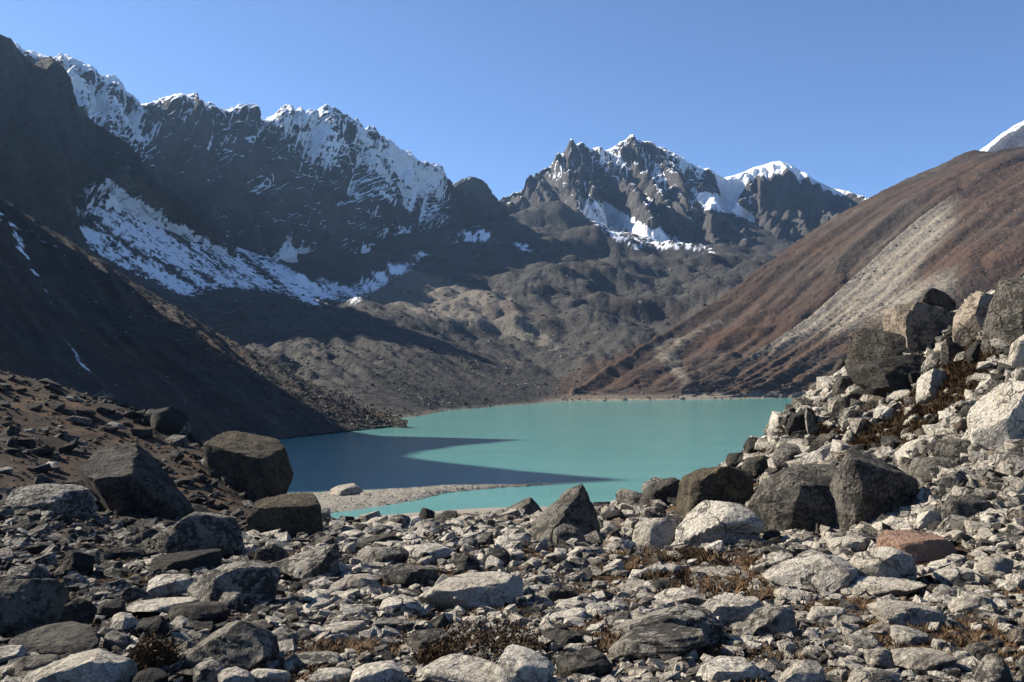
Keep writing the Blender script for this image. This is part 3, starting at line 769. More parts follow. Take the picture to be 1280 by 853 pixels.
# ------------------------------------------------------------------ rock
def mat_rock(name, a, b, lichen, stain, lich_amt=0.5, thr=0.575):
    t = NT(name)
    oi = t.n.new("ShaderNodeObjectInfo")
    off = t.n.new("ShaderNodeVectorMath"); off.operation = 'MULTIPLY_ADD'
    t.l.new(oi.outputs["Random"], off.inputs[0]); off.inputs[1].default_value = (31, 17, 23); t.l.new(t.pos, off.inputs[2])
    P0 = off.outputs[0]
    big = t.noise(0.9, 4, 0.6, vec=P0); mid = t.noise(4.5, 7, 0.68, vec=P0, dist=0.4); fin = t.noise(26, 5, 0.7, vec=P0)
    col = t.mix(t.ramp(t.math('ADD', t.math('MULTIPLY', mid, 0.6), t.math('MULTIPLY', oi.outputs["Random"], 0.45)), 0.32, 0.75), a, b)
    col = t.mix(t.ramp(big, 0.56, 0.74, 0, 0.65), col, stain)
    vr = t.n.new("ShaderNodeVectorRotate"); vr.rotation_type = 'AXIS_ANGLE'
    t.l.new(P0, vr.inputs["Vector"]); vr.inputs["Axis"].default_value = (0.75, 0.55, 0.35)
    t.l.new(t.math('MULTIPLY', oi.outputs["Random"], 9.0), vr.inputs["Angle"])
    strat = t.noise(1.8, 6, 0.68, vec=t.scale((0.6, 0.6, 2.6), vec=vr.outputs[0], rot=(0.35, 0.3, 0)), dist=0.6)
    col = t.mix(t.ramp(strat, 0.52, 0.68, 0, 0.35), col, t.mix(0.5, col, (0.05, 0.045, 0.04)))
    li = t.math('ADD', t.math('MULTIPLY', t.noise(7.5, 6, 0.75, vec=P0), 0.7), t.math('MULTIPLY', t.noise(1.3, 3, 0.6, vec=P0), 0.45))
    col = t.mix(t.ramp(li, thr, thr + 0.07, 0, lich_amt), col, lichen)
    col = t.mix(t.ramp(fin, 0.36, 0.7), t.mix(0.55, col, (0.03, 0.028, 0.025)), col)
    h = t.math('ADD', t.math('MULTIPLY', mid, 1.0), t.math('MULTIPLY', fin, 0.22))
    wob = t.n.new("ShaderNodeVectorMath"); wob.operation = 'MULTIPLY_ADD'
    wn_ = t.n.new("ShaderNodeTexNoise"); wn_.inputs["Scale"].default_value = 1.6; wn_.inputs["Detail"].default_value = 5; t.l.new(P0, wn_.inputs["Vector"])
    t.l.new(wn_.outputs[1], wob.inputs[0]); wob.inputs[1].default_value = (0.9, 0.9, 0.9); t.l.new(P0, wob.inputs[2])
    edge = t.voro(0.75, vec=wob.outputs[0], feature='DISTANCE_TO_EDGE')
    crack = t.math('MULTIPLY', t.ramp(edge, 0.030, 0.004), t.ramp(t.noise(0.8, 2, 0.5, vec=P0), 0.46, 0.58))
    col = t.mix(t.math('MULTIPLY', crack, 0.75), col, (0.02, 0.018, 0.016))
    h = t.math('SUBTRACT', h, t.math('MULTIPLY', crack, 0.5))
    h = t.math('ADD', h, t.math('MULTIPLY', strat, 0.8))
    pit = t.ramp(t.voro(5.5, vec=P0), 0.05, 0.4)
    h = t.math('ADD', h, t.math('MULTIPLY', pit, 0.22))
    return t.done(col, 0.92, t.bump(h, 1.0, 0.2), 0.15)
M_ROCK = {
    "pale": mat_rock("pale_rock", (0.46, 0.41, 0.33), (0.69, 0.63, 0.525), (0.075, 0.068, 0.056), (0.50, 0.42, 0.30), 0.60, 0.585),
    "grey": mat_rock("grey_rock", (0.17, 0.153, 0.125), (0.43, 0.395, 0.33), (0.030, 0.028, 0.025), (0.30, 0.25, 0.17), 0.9, 0.545),
    "dark": mat_rock("dark_rock", (0.042, 0.038, 0.032), (0.125, 0.112, 0.09), (0.018, 0.017, 0.015), (0.19, 0.15, 0.085), 0.88, 0.55),
    "ochre": mat_rock("ochre_rock", (0.22, 0.17, 0.118), (0.42, 0.345, 0.26), (0.05, 0.045, 0.038), (0.38, 0.22, 0.11), 0.8, 0.55),
}

M_ROCK["bronze"] = mat_rock("bronze_rock", (0.055, 0.046, 0.030), (0.16, 0.128, 0.076), (0.022, 0.020, 0.017), (0.27, 0.205, 0.10), 0.75, 0.56)
M_ROCK["salmon"] = mat_rock("salmon_rock", (0.33, 0.20, 0.135), (0.52, 0.34, 0.24), (0.12, 0.09, 0.07), (0.40, 0.30, 0.22), 0.35, 0.60)

import bmesh
_ICO = {}
def ico(sub):
    if sub not in _ICO:
        bm = bmesh.new(); bmesh.ops.create_icosphere(bm, subdivisions=sub, radius=1.0)
        bm.verts.ensure_lookup_table()
        v = np.array([x.co[:] for x in bm.verts]); v /= np.linalg.norm(v, axis=1)[:, None]
        f = np.array([[q.index for q in p.verts] for p in bm.faces])
        bm.free(); _ICO[sub] = (v, f)
    return _ICO[sub]

def rock_shape(seed, kind="block", sub=4):
    """a broken boulder: a half-space body with worn edges, chips, ledges and pits; fills a unit box"""
    r = np.random.default_rng(seed)
    v, f = ico(sub)
    ax = np.array([[1, 0, 0], [-1, 0, 0], [0, 1, 0], [0, -1, 0], [0, 0, 1], [0, 0, -1]], float)
    n = ax + r.normal(0, 0.36, ax.shape); d = r.uniform(0.62, 0.95, 6)
    extra = r.normal(size=(13, 3)); extra /= np.linalg.norm(extra, axis=1)[:, None]
    ed = r.uniform(0.78, 1.12, 13); sharp = 90
    if kind == "round": ed = r.uniform(0.80, 0.97, 13); d[:] = r.uniform(0.80, 0.95, 6); sharp = 26
    if kind == "cuboid":
        n = ax + r.normal(0, 0.15, ax.shape); d = r.uniform(0.66, 0.82, 6); ed = r.uniform(0.95, 1.2, 13)
    if kind in ("wedge", "mirror"):                             # long ramp up from the left, steep on the right
        n[1] = (-0.75, r.normal(0, 0.15), 0.85); d[1] = 0.52; n[0] = (1, r.normal(0, 0.2), 0.12); n[4] = (0.25, r.normal(0, 0.15), 1); d[4] = 0.8
    if kind == "pyramid":
        n[0] = (1, -0.35, 0.30); n[1] = (-0.74, -0.25, 0.72); n[3] = (0.35, -1, 0.5); n[2] = (0, 1, 0.5); d[:4] = (0.40, 0.42, 0.55, 0.60); d[4] = 1.1; n[4] = (0, 0, 1); ed = r.uniform(0.92, 1.15, 13)
    if kind == "slab":
        n[4] = (r.normal(0, 0.12), r.normal(0, 0.12), 1); d[4] = 0.6; d[5] = 0.7; d[:4] = r.uniform(0.8, 0.95, 4)
    n /= np.linalg.norm(n, axis=1)[:, None]
    n = np.concatenate([n, extra]); d = np.concatenate([d, ed])
    c = np.clip(v @ n.T, 1e-3, None) / d[None]
    rad = (c ** sharp).sum(1) ** (-1.0 / sharp)
    p = v * rad[:, None]
    o = r.uniform(0, 50, 3)
    p = p + v * (0.04 * fbm(p * 1.5 + o, 2) + 0.05 * (fbm(p * 1.9 + o, 3, 0.55, ridged=True) - 0.3))[:, None]
    # chipped faces: a few shallow bites with flat floors
    for k in range(11):
        q = r.normal(size=3); q /= np.linalg.norm(q)
        lim = (p @ q).max() * r.uniform(0.74, 0.95)
        over = np.clip(p @ q - lim - 0.02 * fbm(p * 3 + k * 7.1 + o, 2), 0, None)
        p = p - over[:, None] * q[None] * 0.92
    ledge = fbm(np.stack([p @ r.normal(size=3) * 0.5, p @ r.normal(size=3) * 0.5, p[:, 2] * 4.5 + 0.9 * p[:, 0]], 1) + o, 3, 0.55, ridged=True)
    p = p + v * (0.036 * ledge + 0.030 * fbm(p * 3.6 + o, 5, 0.62, ridged=True) + 0.016 * fbm(p * 8.5 + o, 4, 0.65, ridged=True) + 0.012 * fbm(p * 14 + o, 3, 0.6))[:, None]
    if kind == "mirror": p = p * np.array([-1.0, 1, 1])
    lo, hi = p.min(0), p.max(0)
    p = (p - (lo + hi) / 2) / (hi - lo)
    return p, f

def rock_np(name, p, f, mat):
    me = mesh_np(name, p, f, mat, True)
    me.set_sharp_from_angle(angle=R(26))
    return me
def rock_mesh(name, seed, kind, sub, mat):
    p, f = rock_shape(seed, kind, sub)
    return rock_np(name, p, f, mat)

KINDS = {"b": "block", "w": "wedge", "r": "round", "s": "slab", "p": "pyramid", "c": "cuboid", "v": "mirror"}
TONES = {"P": "pale", "G": "grey", "D": "dark", "O": "ochre", "S": "salmon", "Z": "bronze"}
LIB = {}
def lib_mesh(kind, tone, k):
    key = (kind, tone, k)
    if key not in LIB:
        base = (kind, k)
        if base not in LIB: LIB[base] = rock_shape(900 + k * 31 + sum(map(ord, kind)), kind, 4)
        LIB[key] = rock_np("boulder", *LIB[base], M_ROCK[tone])
    return LIB[key]

# boulders one by one: photo box x0,y0,x1,y1, shape, tone, lean (degrees, + leans right), own words
B = [
 (259,541,360,630,"c","Z",0,"tall dark blocky boulder standing at the water's edge below the dark slope"),
 (190,509,234,545,"r","D",0,"rounded dark boulder alone on the skyline of the left-hand brown slope"),
 (108,558,242,655,"v","D",8,"huge smooth dark boulder leaning out of the left-hand brown slope"),
 (23,603,124,655,"r","G",0,"broad domed grey boulder at the foot of the left-hand brown slope"),
 (312,618,404,678,"c","Z",0,"square-shouldered brown boulder with a lit top, nearest the gravel bar"),
 (192,639,306,704,"w","G",0,"large ramp-shaped grey boulder below the huge smooth dark boulder"),
 (319,678,360,709,"b","G",0,None),(331,678,422,730,"s","G",0,None),
 (232,701,350,770,"w","G",0,"big split boulder with a shadowed front, on open ground at the lower left"),
 (273,740,306,772,"r","G",0,None),(213,752,286,788,"s","D",0,None),
 (219,773,344,850,"w","G",0,"large speckled hump-backed boulder at the lower left, rounded stones at its foot"),
 (244,825,281,860,"r","G",0,None),(271,835,323,868,"r","P",0,None),(308,833,360,864,"s","P",0,None),
 (-20,723,72,806,"b","G",0,"big pitted grey boulder cut by the left edge of the picture"),
 (12,790,124,826,"s","D",0,"long low dark slab below the pitted boulder at the left edge"),
 (37,812,157,868,"w","P",10,"pale tilted slab with a straight lit ridge in the lower left corner"),
 (163,836,211,866,"r","D",0,None),(19,819,79,848,"r","G",0,None),(-12,808,31,834,"b","P",0,None),
 (64,746,114,788,"w","D",0,None),(124,750,159,775,"r","D",0,None),(141,765,176,796,"b","P",0,None),(172,769,215,802,"b","D",0,None),(128,790,163,814,"r","G",0,None),
 (188,719,248,753,"s","P",0,None),(157,732,190,758,"b","G",0,None),(165,750,244,770,"s","P",0,None),(79,686,116,725,"b","D",0,None),(101,688,124,709,"b","G",0,None),(130,709,161,725,"r","G",0,None),
 (95,723,122,737,"w","P",0,"small bright white stone on dark ground behind the pitted boulder"),(10,705,54,733,"s","G",12,None),(-8,719,25,742,"r","G",0,None),(174,649,197,662,"w","P",0,"small white wedge of rock under the huge smooth dark boulder"),
 (190,692,273,720,"s","D",0,None),(197,713,219,726,"b","G",0,None),(165,661,199,687,"b","D",0,None),(364,736,418,763,"w","P",0,None),(412,717,474,746,"w","P",0,"white-topped blocky stone with a black shaded front left of centre"),(331,785,372,812,"b","G",0,None),
 (405,777,454,798,"s","P",0,None),(358,815,426,838,"s","G",0,None),(385,833,440,864,"s","P",0,None),(132,682,182,704,"b","D",0,None),(33,678,75,696,"b","D",0,None),
 (414,605,455,625,"c","P",0,"white block of rock lying on the gravel bar"),(444,615,465,626,"r","P",0,"small white stone beside the white block on the gravel bar"),
 (524,634,543,657,"b","D",0,None),(539,637,578,657,"w","D",0,None),(625,622,680,650,"p","G",0,"low tent-shaped boulder on the pale beach"),
 (662,605,756,688,"p","G",0,"pointed pyramid boulder with a lit left edge, standing against the lake"),
 (692,654,734,688,"b","G",0,"speckled black-and-white block in front of the pointed pyramid boulder"),
 (753,637,782,660,"b","D",0,None),(771,612,815,640,"r","G",0,None),(803,597,838,632,"r","G",0,None),(801,632,832,653,"r","G",0,None),(788,645,850,689,"r","P",0,"rounded cream boulder between the pyramid and the big lit block"),
 (470,642,514,668,"w","G",0,None),(449,666,504,689,"r","D",0,None),(571,692,601,724,"b","G",0,None),(600,687,637,712,"b","D",0,None),(477,704,551,740,"r","G",0,None),
 (528,716,652,768,"s","P",0,"broad flat pale slab near the middle with a dark stone on its back"),(553,721,586,741,"b","D",0,"small dark stone sitting on the broad flat pale slab"),
 (477,748,528,773,"s","P",0,None),(469,773,518,794,"s","G",0,None),(536,768,565,790,"p","D",0,"little dark pyramid-shaped stone in front of the broad flat slab"),(509,787,565,815,"r","G",0,None),
 (435,825,507,868,"r","P",0,"rounded pale boulder at the bottom edge, left of the centre"),(521,828,632,868,"s","P",4,"long thin pale slab with a shadowed front at the bottom edge"),(615,812,692,872,"r","P",0,"broad white boulder at the bottom edge near the middle"),
 (680,787,736,817,"r","D",0,None),(696,812,764,851,"b","D",0,"dark square-fronted boulder at the bottom beside the broad white one"),
 (719,681,753,699,"b","P",0,None),(679,689,712,708,"b","P",0,None),(669,672,686,693,"w","P",0,None),(620,667,665,689,"s","P",0,None),(501,680,561,703,"r","P",0,None),(450,682,511,712,"s","G",0,None),
 (696,751,733,769,"s","P",0,None),(686,763,733,783,"s","P",0,None),(729,753,763,771,"s","P",0,None),(642,746,660,766,"r","G",0,None),(679,731,722,757,"b","G",0,None),
 (849,581,937,650,"c","Z",0,"dark brown angular boulder at the lake's near edge, left of the great split pair"),
 (838,626,946,693,"w","P",0,"big lit tilted block with a bright top, in front of the dark angular boulder"),
 (935,579,1062,684,"b","G",0,"massive grey-brown boulder, left half of the great split pair"),
 (1040,562,1145,674,"b","G",0,"massive boulder with a black right face, right half of the great split pair"),
 (804,596,854,637,"r","D",0,None),(927,569,972,603,"r","D",0,None),(963,556,1021,590,"r","G",0,None),(1015,631,1055,676,"b","D",0,"dark block wedged at the foot of the great split pair"),
 (957,691,1070,748,"w","P",0,"pale streaked outcrop ramping up to the right, in front of the great split pair"),
 (1062,682,1145,744,"w","P",12,"speckled pale boulder leaning right, below the orange slab"),
 (1092,665,1190,708,"s","S",0,"flat-topped orange-stained slab right of the pale streaked outcrop"),
 (1169,708,1220,736,"r","P",0,None),(1220,695,1265,726,"r","P",0,None),(1090,751,1177,794,"b","P",0,"broad smooth pale block on the open ground at the lower right"),(1186,742,1237,771,"w","P",0,None),
 (924,755,991,802,"w","G",0,None),(867,746,950,787,"s","P",0,None),(807,736,886,764,"w","P",0,"bright white ridge of rock above the dark layered slab"),
 (764,757,901,815,"w","G",0,"large layered grey slab in the lower middle, lit along its top"),(763,787,890,833,"s","G",-5,"smooth grey-brown slab lying under the layered one"),
 (871,822,957,868,"r","P",0,None),(970,826,1032,868,"w","P",0,None),(1059,834,1122,868,"r","P",0,None),(1216,817,1261,868,"w","G",0,"upright grey stone at the bottom edge near the right corner"),
 (1117,811,1186,840,"s","P",0,None),(1081,809,1119,836,"r","P",0,None),(1109,785,1160,810,"r","P",0,None),(1076,778,1119,800,"w","O",0,"tan brown stone in front of the broad smooth pale block"),(1055,796,1100,817,"r","G",0,None),
 (1177,616,1239,661,"b","G",0,None),(1175,644,1214,675,"r","P",0,None),(1143,637,1190,669,"b","P",0,None),(1165,588,1216,629,"b","G",0,None),(1137,571,1197,611,"r","G",0,None),(1250,566,1300,603,"b","G",0,None),
 (1235,637,1285,663,"r","P",0,None),(1250,599,1300,629,"r","P",0,None),(1259,717,1290,740,"r","P",0,None),(1004,755,1059,783,"s","P",0,None),(970,738,1021,760,"s","P",0,None),(1059,725,1149,748,"s","P",0,None),
 (1036,669,1090,696,"r","P",0,None),(1085,646,1137,670,"w","P",0,None),(989,667,1016,685,"r","P",0,None),(1209,804,1242,830,"b","G",0,None),(1261,785,1290,810,"r","O",0,None),(1031,808,1059,826,"r","P",0,None),(972,800,995,819,"r","P",0,None),(817,725,845,743,"r","D",0,None),(867,712,935,726,"s","P",0,None),
 (1118,378,1200,450,"c","O",0,"tall tan block on the right-hand crest with a black right side"),
 (1149,362,1192,388,"b","D",0,"dark capstone perched on top of the tall tan block"),(1186,362,1254,438,"w","O",0,"orange-lit crag on the right-hand crest, right of the tall tan block"),
 (1234,346,1312,442,"c","G",0,"big crag on the skyline at the right edge of the picture"),(1062,414,1186,470,"s","D",6,"long black overhanging slab below the tall tan block"),(1075,444,1176,500,"b","D",0,"broken dark rock mass underneath the long overhanging slab"),
 (1098,395,1124,424,"b","D",0,None),(1176,420,1206,456,"b","D",0,None),(1150,440,1180,470,"w","G",0,None),(1040,468,1082,500,"b","D",0,None),(1262,415,1300,470,"b","P",0,None),(1204,424,1240,456,"w","D",0,None),
 (1000,560,1046,592,"b","P",0,None),(950,590,975,612,"b","P",0,None),(1120,548,1166,580,"w","P",0,None),(1185,520,1215,545,"b","P",0,None),(1100,575,1138,600,"b","G",0,None),(1220,470,1250,492,"w","P",0,None),(1035,447,1074,478,"s","D",8,None),(1146,463,1183,502,"c","P",20,"pale squared block propped beside the dead shrubs on the right slope"),(983,510,1023,550,"b","D",0,None),(1007,508,1023,556,"b","G",9,"narrow upright grey stone on the right slope beside the water"),
 (1035,493,1074,532,"b","D",0,None),(1207,476,1300,567,"w","P",0,"great white boulder at the right edge of the picture, halfway up the slope"),(930,546,955,573,"b","D",0,None),(908,565,938,587,"r","D",0,None),(1085,490,1105,506,"b","O",0,"small orange-yellow stone on the right slope"),
 (1234,406,1250,428,"r","P",0,None),(1246,420,1265,440,"r","P",0,None),(1170,548,1241,580,"s","G",0,None),(1129,517,1151,535,"w","P",0,None),(1050,510,1088,536,"s","G",0,None),(1073,473,1095,499,"b","G",0,None),(1050,537,1068,562,"w","P",0,None),(1176,524,1193,535,"s","D",0,None),
]
GROUP_B = "boulders and stones strewn over the moraine"
rocks = []                                             # (object, own words, photo box)
def put_rock(x0, y0, x1, y1, kind, tone, lean, words, k):
    xc, w, h = (x0 + x1) / 2, x1 - x0, y1 - y0
    if y1 < 632 and 400 < x0 < 470:                    # stones of the gravel bar
        d = -LAKE * F / (y1 - 2 - HY)
    else:
        d = ground_hit(xc, y1 - 0.10 * h)
    kd = KINDS[kind]
    deep = w / F * d * {"b": 0.85, "w": 0.8, "r": 0.9, "s": 0.9, "p": 0.85, "c": 0.8, "v": 0.8}[kind]
    dc = d + 0.32 * deep
    X = (xc - CX) / F * dc
    top = (HY - y0) / F * (dc + 0.05 * deep)
    bot = (HY - y1) / F * d - 0.22 * (h / F * d)
    if w > 78:
        me = rock_mesh("boulder", 100 + k, kd, 5, M_ROCK[TONES[tone]])
        rz = random.uniform(-0.15, 0.15)
    else:
        me = lib_mesh(kd, TONES[tone], k % 5)
        rz = (0.6 if kind == "c" else random.uniform(-0.35, 0.35)) + (math.pi if kind in "rbs" and k % 2 else 0)
    o = bpy.data.objects.new("boulder", me)
    o.location = (X, dc, (top + bot) / 2)
    o.scale = (w / F * dc * 1.04, deep, top - bot)
    o.rotation_euler = (random.uniform(-0.08, 0.08), R(lean), rz)
    COL.objects.link(o)
    rocks.append((o, words, (x0, y0, x1, y1), tone))
random.seed(5)
for k, b in enumerate(B): put_rock(*b, k)

# smaller stones, one by one, where the photograph is thick with them
rng = np.random.default_rng(21)
boxes = [b[:4] for b in B]
zones = [((0, 655, 420, 850), 0.25), ((420, 655, 800, 850), 0.25), ((780, 690, 1280, 850), 0.28), ((960, 480, 1280, 690), 0.22)]
zones = [(z_, int(c_ * (299 - len(B)))) for z_, c_ in zones]
made = 0
for (zx0, zy0, zx1, zy1), cnt in zones:
    n = 0; tries = 0
    while n < cnt and tries < 4000:
        tries += 1
        px = rng.uniform(zx0, zx1); py = rng.uniform(zy0, zy1)
        if zx0 == 960 and py < 560 - (px - 960) * 0.42: continue
        w = float(np.clip(rng.lognormal(2.9, 0.3), 13, 40)) * (0.75 + 0.5 * (py - 600) / 250)
        h = w * rng.uniform(0.45, 0.75)
        bx = (px - w / 2, py - h, px + w / 2, py)
        if any(min(bx[2], q[2]) - max(bx[0], q[0]) > 0.35 * w and min(bx[3], q[3]) - max(bx[1], q[1]) > 0.35 * h for q in boxes): continue
        boxes.append(bx)
        tone = rng.choice(list("PPGGD" if px < 400 else "PPPPPGGDO"))
        put_rock(*bx, str(rng.choice(list("brwbs"))), str(tone), float(rng.uniform(-12, 12)), None, int(rng.integers(0, 1000)))
        n += 1

# every stone says which one it is: by its own look, else by the marked boulder nearest to it
import re
CUT = r",| standing| alone| leaning| at the| with | below| cut by| lying| beside| under| in front| on the| on dark| in the| to the| ramping| between| sitting| above| perched| propped| nearest| near | of rock| of the great| of the picture| by the| left of| right of"
def label_rocks():
    anchors = []
    for o, words, bx, tone in rocks:
        if words:
            o["label"] = words
            anchors.append((re.split(CUT, words)[0], (bx[0] + bx[2]) / 2, (bx[1] + bx[3]) / 2))
    names = [a[0] for a in anchors]
    anchors = [a for a in anchors if names.count(a[0]) == 1]
    groups = {}
    for o, words, bx, tone in rocks:
        o["category"] = "boulder"; o["group"] = GROUP_B
        if words: continue
        cx_, cy_ = (bx[0] + bx[2]) / 2, (bx[1] + bx[3]) / 2
        a = min(anchors, key=lambda q: (q[1] - cx_) ** 2 + (1.5 * (q[2] - cy_)) ** 2)
        dx, dy = cx_ - a[1], cy_ - a[2]
        rel = ("to the left of" if dx < 0 else "to the right of") if abs(dx) > 1.2 * abs(dy) else ("in front of" if dy > 0 else "behind")
        groups.setdefault((a[0], rel), []).append((dx * dx + dy * dy, o, bx, tone))
    order = ["closest", "second closest", "third closest", "fourth closest", "fifth closest", "sixth closest", "seventh closest", "eighth closest", "ninth closest", "tenth closest", "eleventh closest", "twelfth closest"]
    for (an, rel), lst in groups.items():
        lst.sort(key=lambda q: q[0])
        for k, (_, o, bx, tone) in enumerate(lst):
            w = bx[2] - bx[0]
            size = "small" if w < 28 else "mid-sized" if w < 55 else "large"
            flat_ = (bx[3] - bx[1]) < 0.45 * w
            tn = {"P": "pale", "G": "grey", "D": "dark", "O": "tan", "S": "salmon", "Z": "brown"}[tone]
            if k >= 12: order.append("%dth closest" % (k + 1))
            o["label"] = "%s %s %s %s %s the %s" % (size, tn, "slab" if flat_ else "stone", order[k], rel, an)
label_rocks()
for o, *_ in rocks:
    if len(o["label"].split()) > 16: print("LONG", o["label"])

# ------------------------------------------------------------------ scattered stuff
def scatter(name, pts, rots, scls, idx, shapes, mats, kind="stuff"):
    """one object that instances small shapes on its points"""
    col = bpy.data.collections.new(name + "_shapes")
    for i, me in enumerate(shapes):
        so_ = bpy.data.objects.new("%s_shape_%02d" % (name, i), me)
        col.objects.link(so_)
    me = bpy.data.meshes.new(name)
    me.vertices.add(len(pts)); me.vertices.foreach_set("co", np.asarray(pts, np.float32).ravel())
    a = me.attributes.new("rot", 'FLOAT_VECTOR', 'POINT'); a.data.foreach_set("vector", np.asarray(rots, np.float32).ravel())
    a = me.attributes.new("scl", 'FLOAT_VECTOR', 'POINT'); a.data.foreach_set("vector", np.asarray(scls, np.float32).ravel())
    a = me.attributes.new("pick", 'INT', 'POINT'); a.data.foreach_set("value", np.asarray(idx, np.int32))
    o = link(name, me)
    ng = bpy.data.node_groups.new(name + "_scatter", 'GeometryNodeTree')
    ng.interface.new_socket("Geometry", in_out='INPUT', socket_type='NodeSocketGeometry')
    ng.interface.new_socket("Geometry", in_out='OUTPUT', socket_type='NodeSocketGeometry')
    N, Lk = ng.nodes, ng.links
    gi, go = N.new("NodeGroupInput"), N.new("NodeGroupOutput")
    iop = N.new("GeometryNodeInstanceOnPoints")
    ci = N.new("GeometryNodeCollectionInfo")
    ci.inputs[0].default_value = col; ci.inputs[1].default_value = True; ci.inputs[2].default_value = True
    iop.inputs["Pick Instance"].default_value = True
    def at(nm, ty):
        q = N.new("GeometryNodeInputNamedAttribute"); q.data_type = ty; q.inputs[0].default_value = nm
        return q.outputs[0]
    Lk.new(gi.outputs[0], iop.inputs["Points"]); Lk.new(ci.outputs[0], iop.inputs["Instance"])
    Lk.new(at("pick", 'INT'), iop.inputs["Instance Index"]); Lk.new(at("scl", 'FLOAT_VECTOR'), iop.inputs["Scale"])
    e2r = N.new("FunctionNodeEulerToRotation"); Lk.new(at("rot", 'FLOAT_VECTOR'), e2r.inputs[0]); Lk.new(e2r.outputs[0], iop.inputs["Rotation"])
    Lk.new(iop.outputs[0], go.inputs[0])
    md = o.modifiers.new("scatter", 'NODES'); md.node_group = ng
    prop(o, kind)
    return o

def shard(seed, n=15, cuts=0):
    """a broken stone: the hull of a few corner points, its faces slightly roughened"""
    r = np.random.default_rng(seed)
    q = r.uniform(-1, 1, (n, 3)); q /= (np.abs(q) ** 4).sum(1)[:, None] ** 0.25
    q *= r.uniform(0.72, 1.0, (n, 1))
    bm = bmesh.new()
    for c in q: bm.verts.new(c)
    res = bmesh.ops.convex_hull(bm, input=bm.verts[:])
    dead = [g for g in res["geom_interior"] if isinstance(g, bmesh.types.BMVert)]
    bmesh.ops.delete(bm, geom=dead, context='VERTS')
    if cuts:
        bmesh.ops.subdivide_edges(bm, edges=bm.edges[:], cuts=cuts, use_grid_fill=True)
        bmesh.ops.triangulate(bm, faces=bm.faces[:])
    bm.verts.ensure_lookup_table(); bm.verts.index_update()
    p = np.array([v.co[:] for v in bm.verts]); f = np.array([[v.index for v in g.verts] for g in bm.faces])
    bm.free()
    if cuts:
        p = p * (1 + 0.05 * fbm(p * 2.5 + r.uniform(0, 50, 3), 3, 0.6, ridged=True))[:, None]
    lo, hi = p.min(0), p.max(0)
    return (p - (lo + hi) / 2) / (hi - lo), f

def stone_shapes(tones, n, sub=3):
    out = []
    sh = [shard(3000 + k * 13, 13 + k, 4 if sub > 2 else 0) for k in range(n)]
    for t_ in tones:
        for p, f in sh:
            out.append(mesh_np("stone", p, f, M_ROCK[t_], False))
    return out

def scatter_ground(n, seed, px_rng, y_of_d, size_px, dens, d_rng, pw=2.2):
    """points over the foreground; small ones only where they are near enough to be seen"""
    r = np.random.default_rng(seed)
    gx = r.uniform(*px_rng, n); d = np.exp(r.uniform(math.log(d_rng[0]), math.log(d_rng[1]), n))
    x = (gx - CX) / F * d
    keep = r.random(n) < dens(x, d, gx)
    x, d, gx = x[keep], d[keep], gx[keep]
    m = len(x)
    z = ground_z(x, d)
    s = (size_px[0] + (size_px[1] - size_px[0]) * r.random(m) ** pw) / F * d
    return x, d, z, s, r

def heath_mask(gx, py):
    return soft_poly(gx, py, [(1120, 520), (1170, 462), (1222, 425), (1262, 420), (1240, 475), (1185, 520), (1130, 560), (1075, 565), (985, 545), (960, 560), (1000, 520), (1060, 545)], 6, n=6)
def soil_mask(gx, py):
    return soft_poly(gx, py, [(790, 690), (960, 690), (960, 745), (800, 735), (740, 715)], 14, n=6)
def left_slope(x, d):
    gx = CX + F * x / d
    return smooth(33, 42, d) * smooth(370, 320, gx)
def rubble_density(x, d, gx):
    n1 = fbm(np.stack([x / 2.6, d / 2.6, 0 * x], 1), 3, 0.55, seed=91)
    py = HY - F * ground_z(x, d) / d
    base = smooth(-0.42, 0.05, n1)
    base = np.maximum(base, 0.95 * smooth(930, 1000, gx) * smooth(690, 670, py))
    far_beach = smooth(48, 60, d) * smooth(380, 420, gx) * (1 - smooth(690, 730, gx))
    base = base * (1 - 0.62 * left_slope(x, d))
    return np.clip(base * (1 - 0.6 * soil_mask(gx, py)) * (1 - 0.93 * heath_mask(gx, py)), 0.04, 1) * (1 - 0.9 * far_beach)
def rub(name, n, seed, px, size, d_rng, pw, sub, p_tone, flat_=1.0):
    x, d, z, s, r = scatter_ground(int(n * 1.3), seed, (-240, 1580), None, size, rubble_density, d_rng, pw)
    m = len(x)
    gx = CX + F * x / d
    tone = r.choice(4, m, p=p_tone)
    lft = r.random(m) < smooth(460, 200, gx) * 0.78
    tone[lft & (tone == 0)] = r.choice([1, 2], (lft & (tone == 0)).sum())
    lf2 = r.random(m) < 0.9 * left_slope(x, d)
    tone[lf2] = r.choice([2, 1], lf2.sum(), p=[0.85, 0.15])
    scl = np.stack([s * r.uniform(0.8, 1.3, m), s * r.uniform(0.7, 1.2, m), s * r.uniform(0.35, 0.75, m) * flat_], 1)
    rot = np.stack([r.uniform(-0.5, 0.5, m), r.uniform(-0.5, 0.5, m), r.uniform(0, 6.28, m)], 1)
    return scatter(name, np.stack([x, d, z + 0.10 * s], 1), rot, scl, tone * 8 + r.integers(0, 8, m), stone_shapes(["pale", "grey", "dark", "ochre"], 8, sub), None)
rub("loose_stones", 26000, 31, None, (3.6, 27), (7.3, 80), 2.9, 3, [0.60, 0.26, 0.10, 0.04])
rub("rock_chips", 80000, 32, None, (1.3, 5.0), (7.3, 112), 1.3, 1, [0.62, 0.24, 0.10, 0.04], 0.8)
x, d, z, s, r = scatter_ground(9000, 33, (930, 1560), None, (7, 30), lambda x, d, gx: smooth(935, 1000, gx) * smooth(700, 675, HY - F * ground_z(x, d) / d) * (1 - 0.97 * heath_mask(gx, HY - F * ground_z(x, d) / d)), (18, 52), 2.2)
m = len(x)
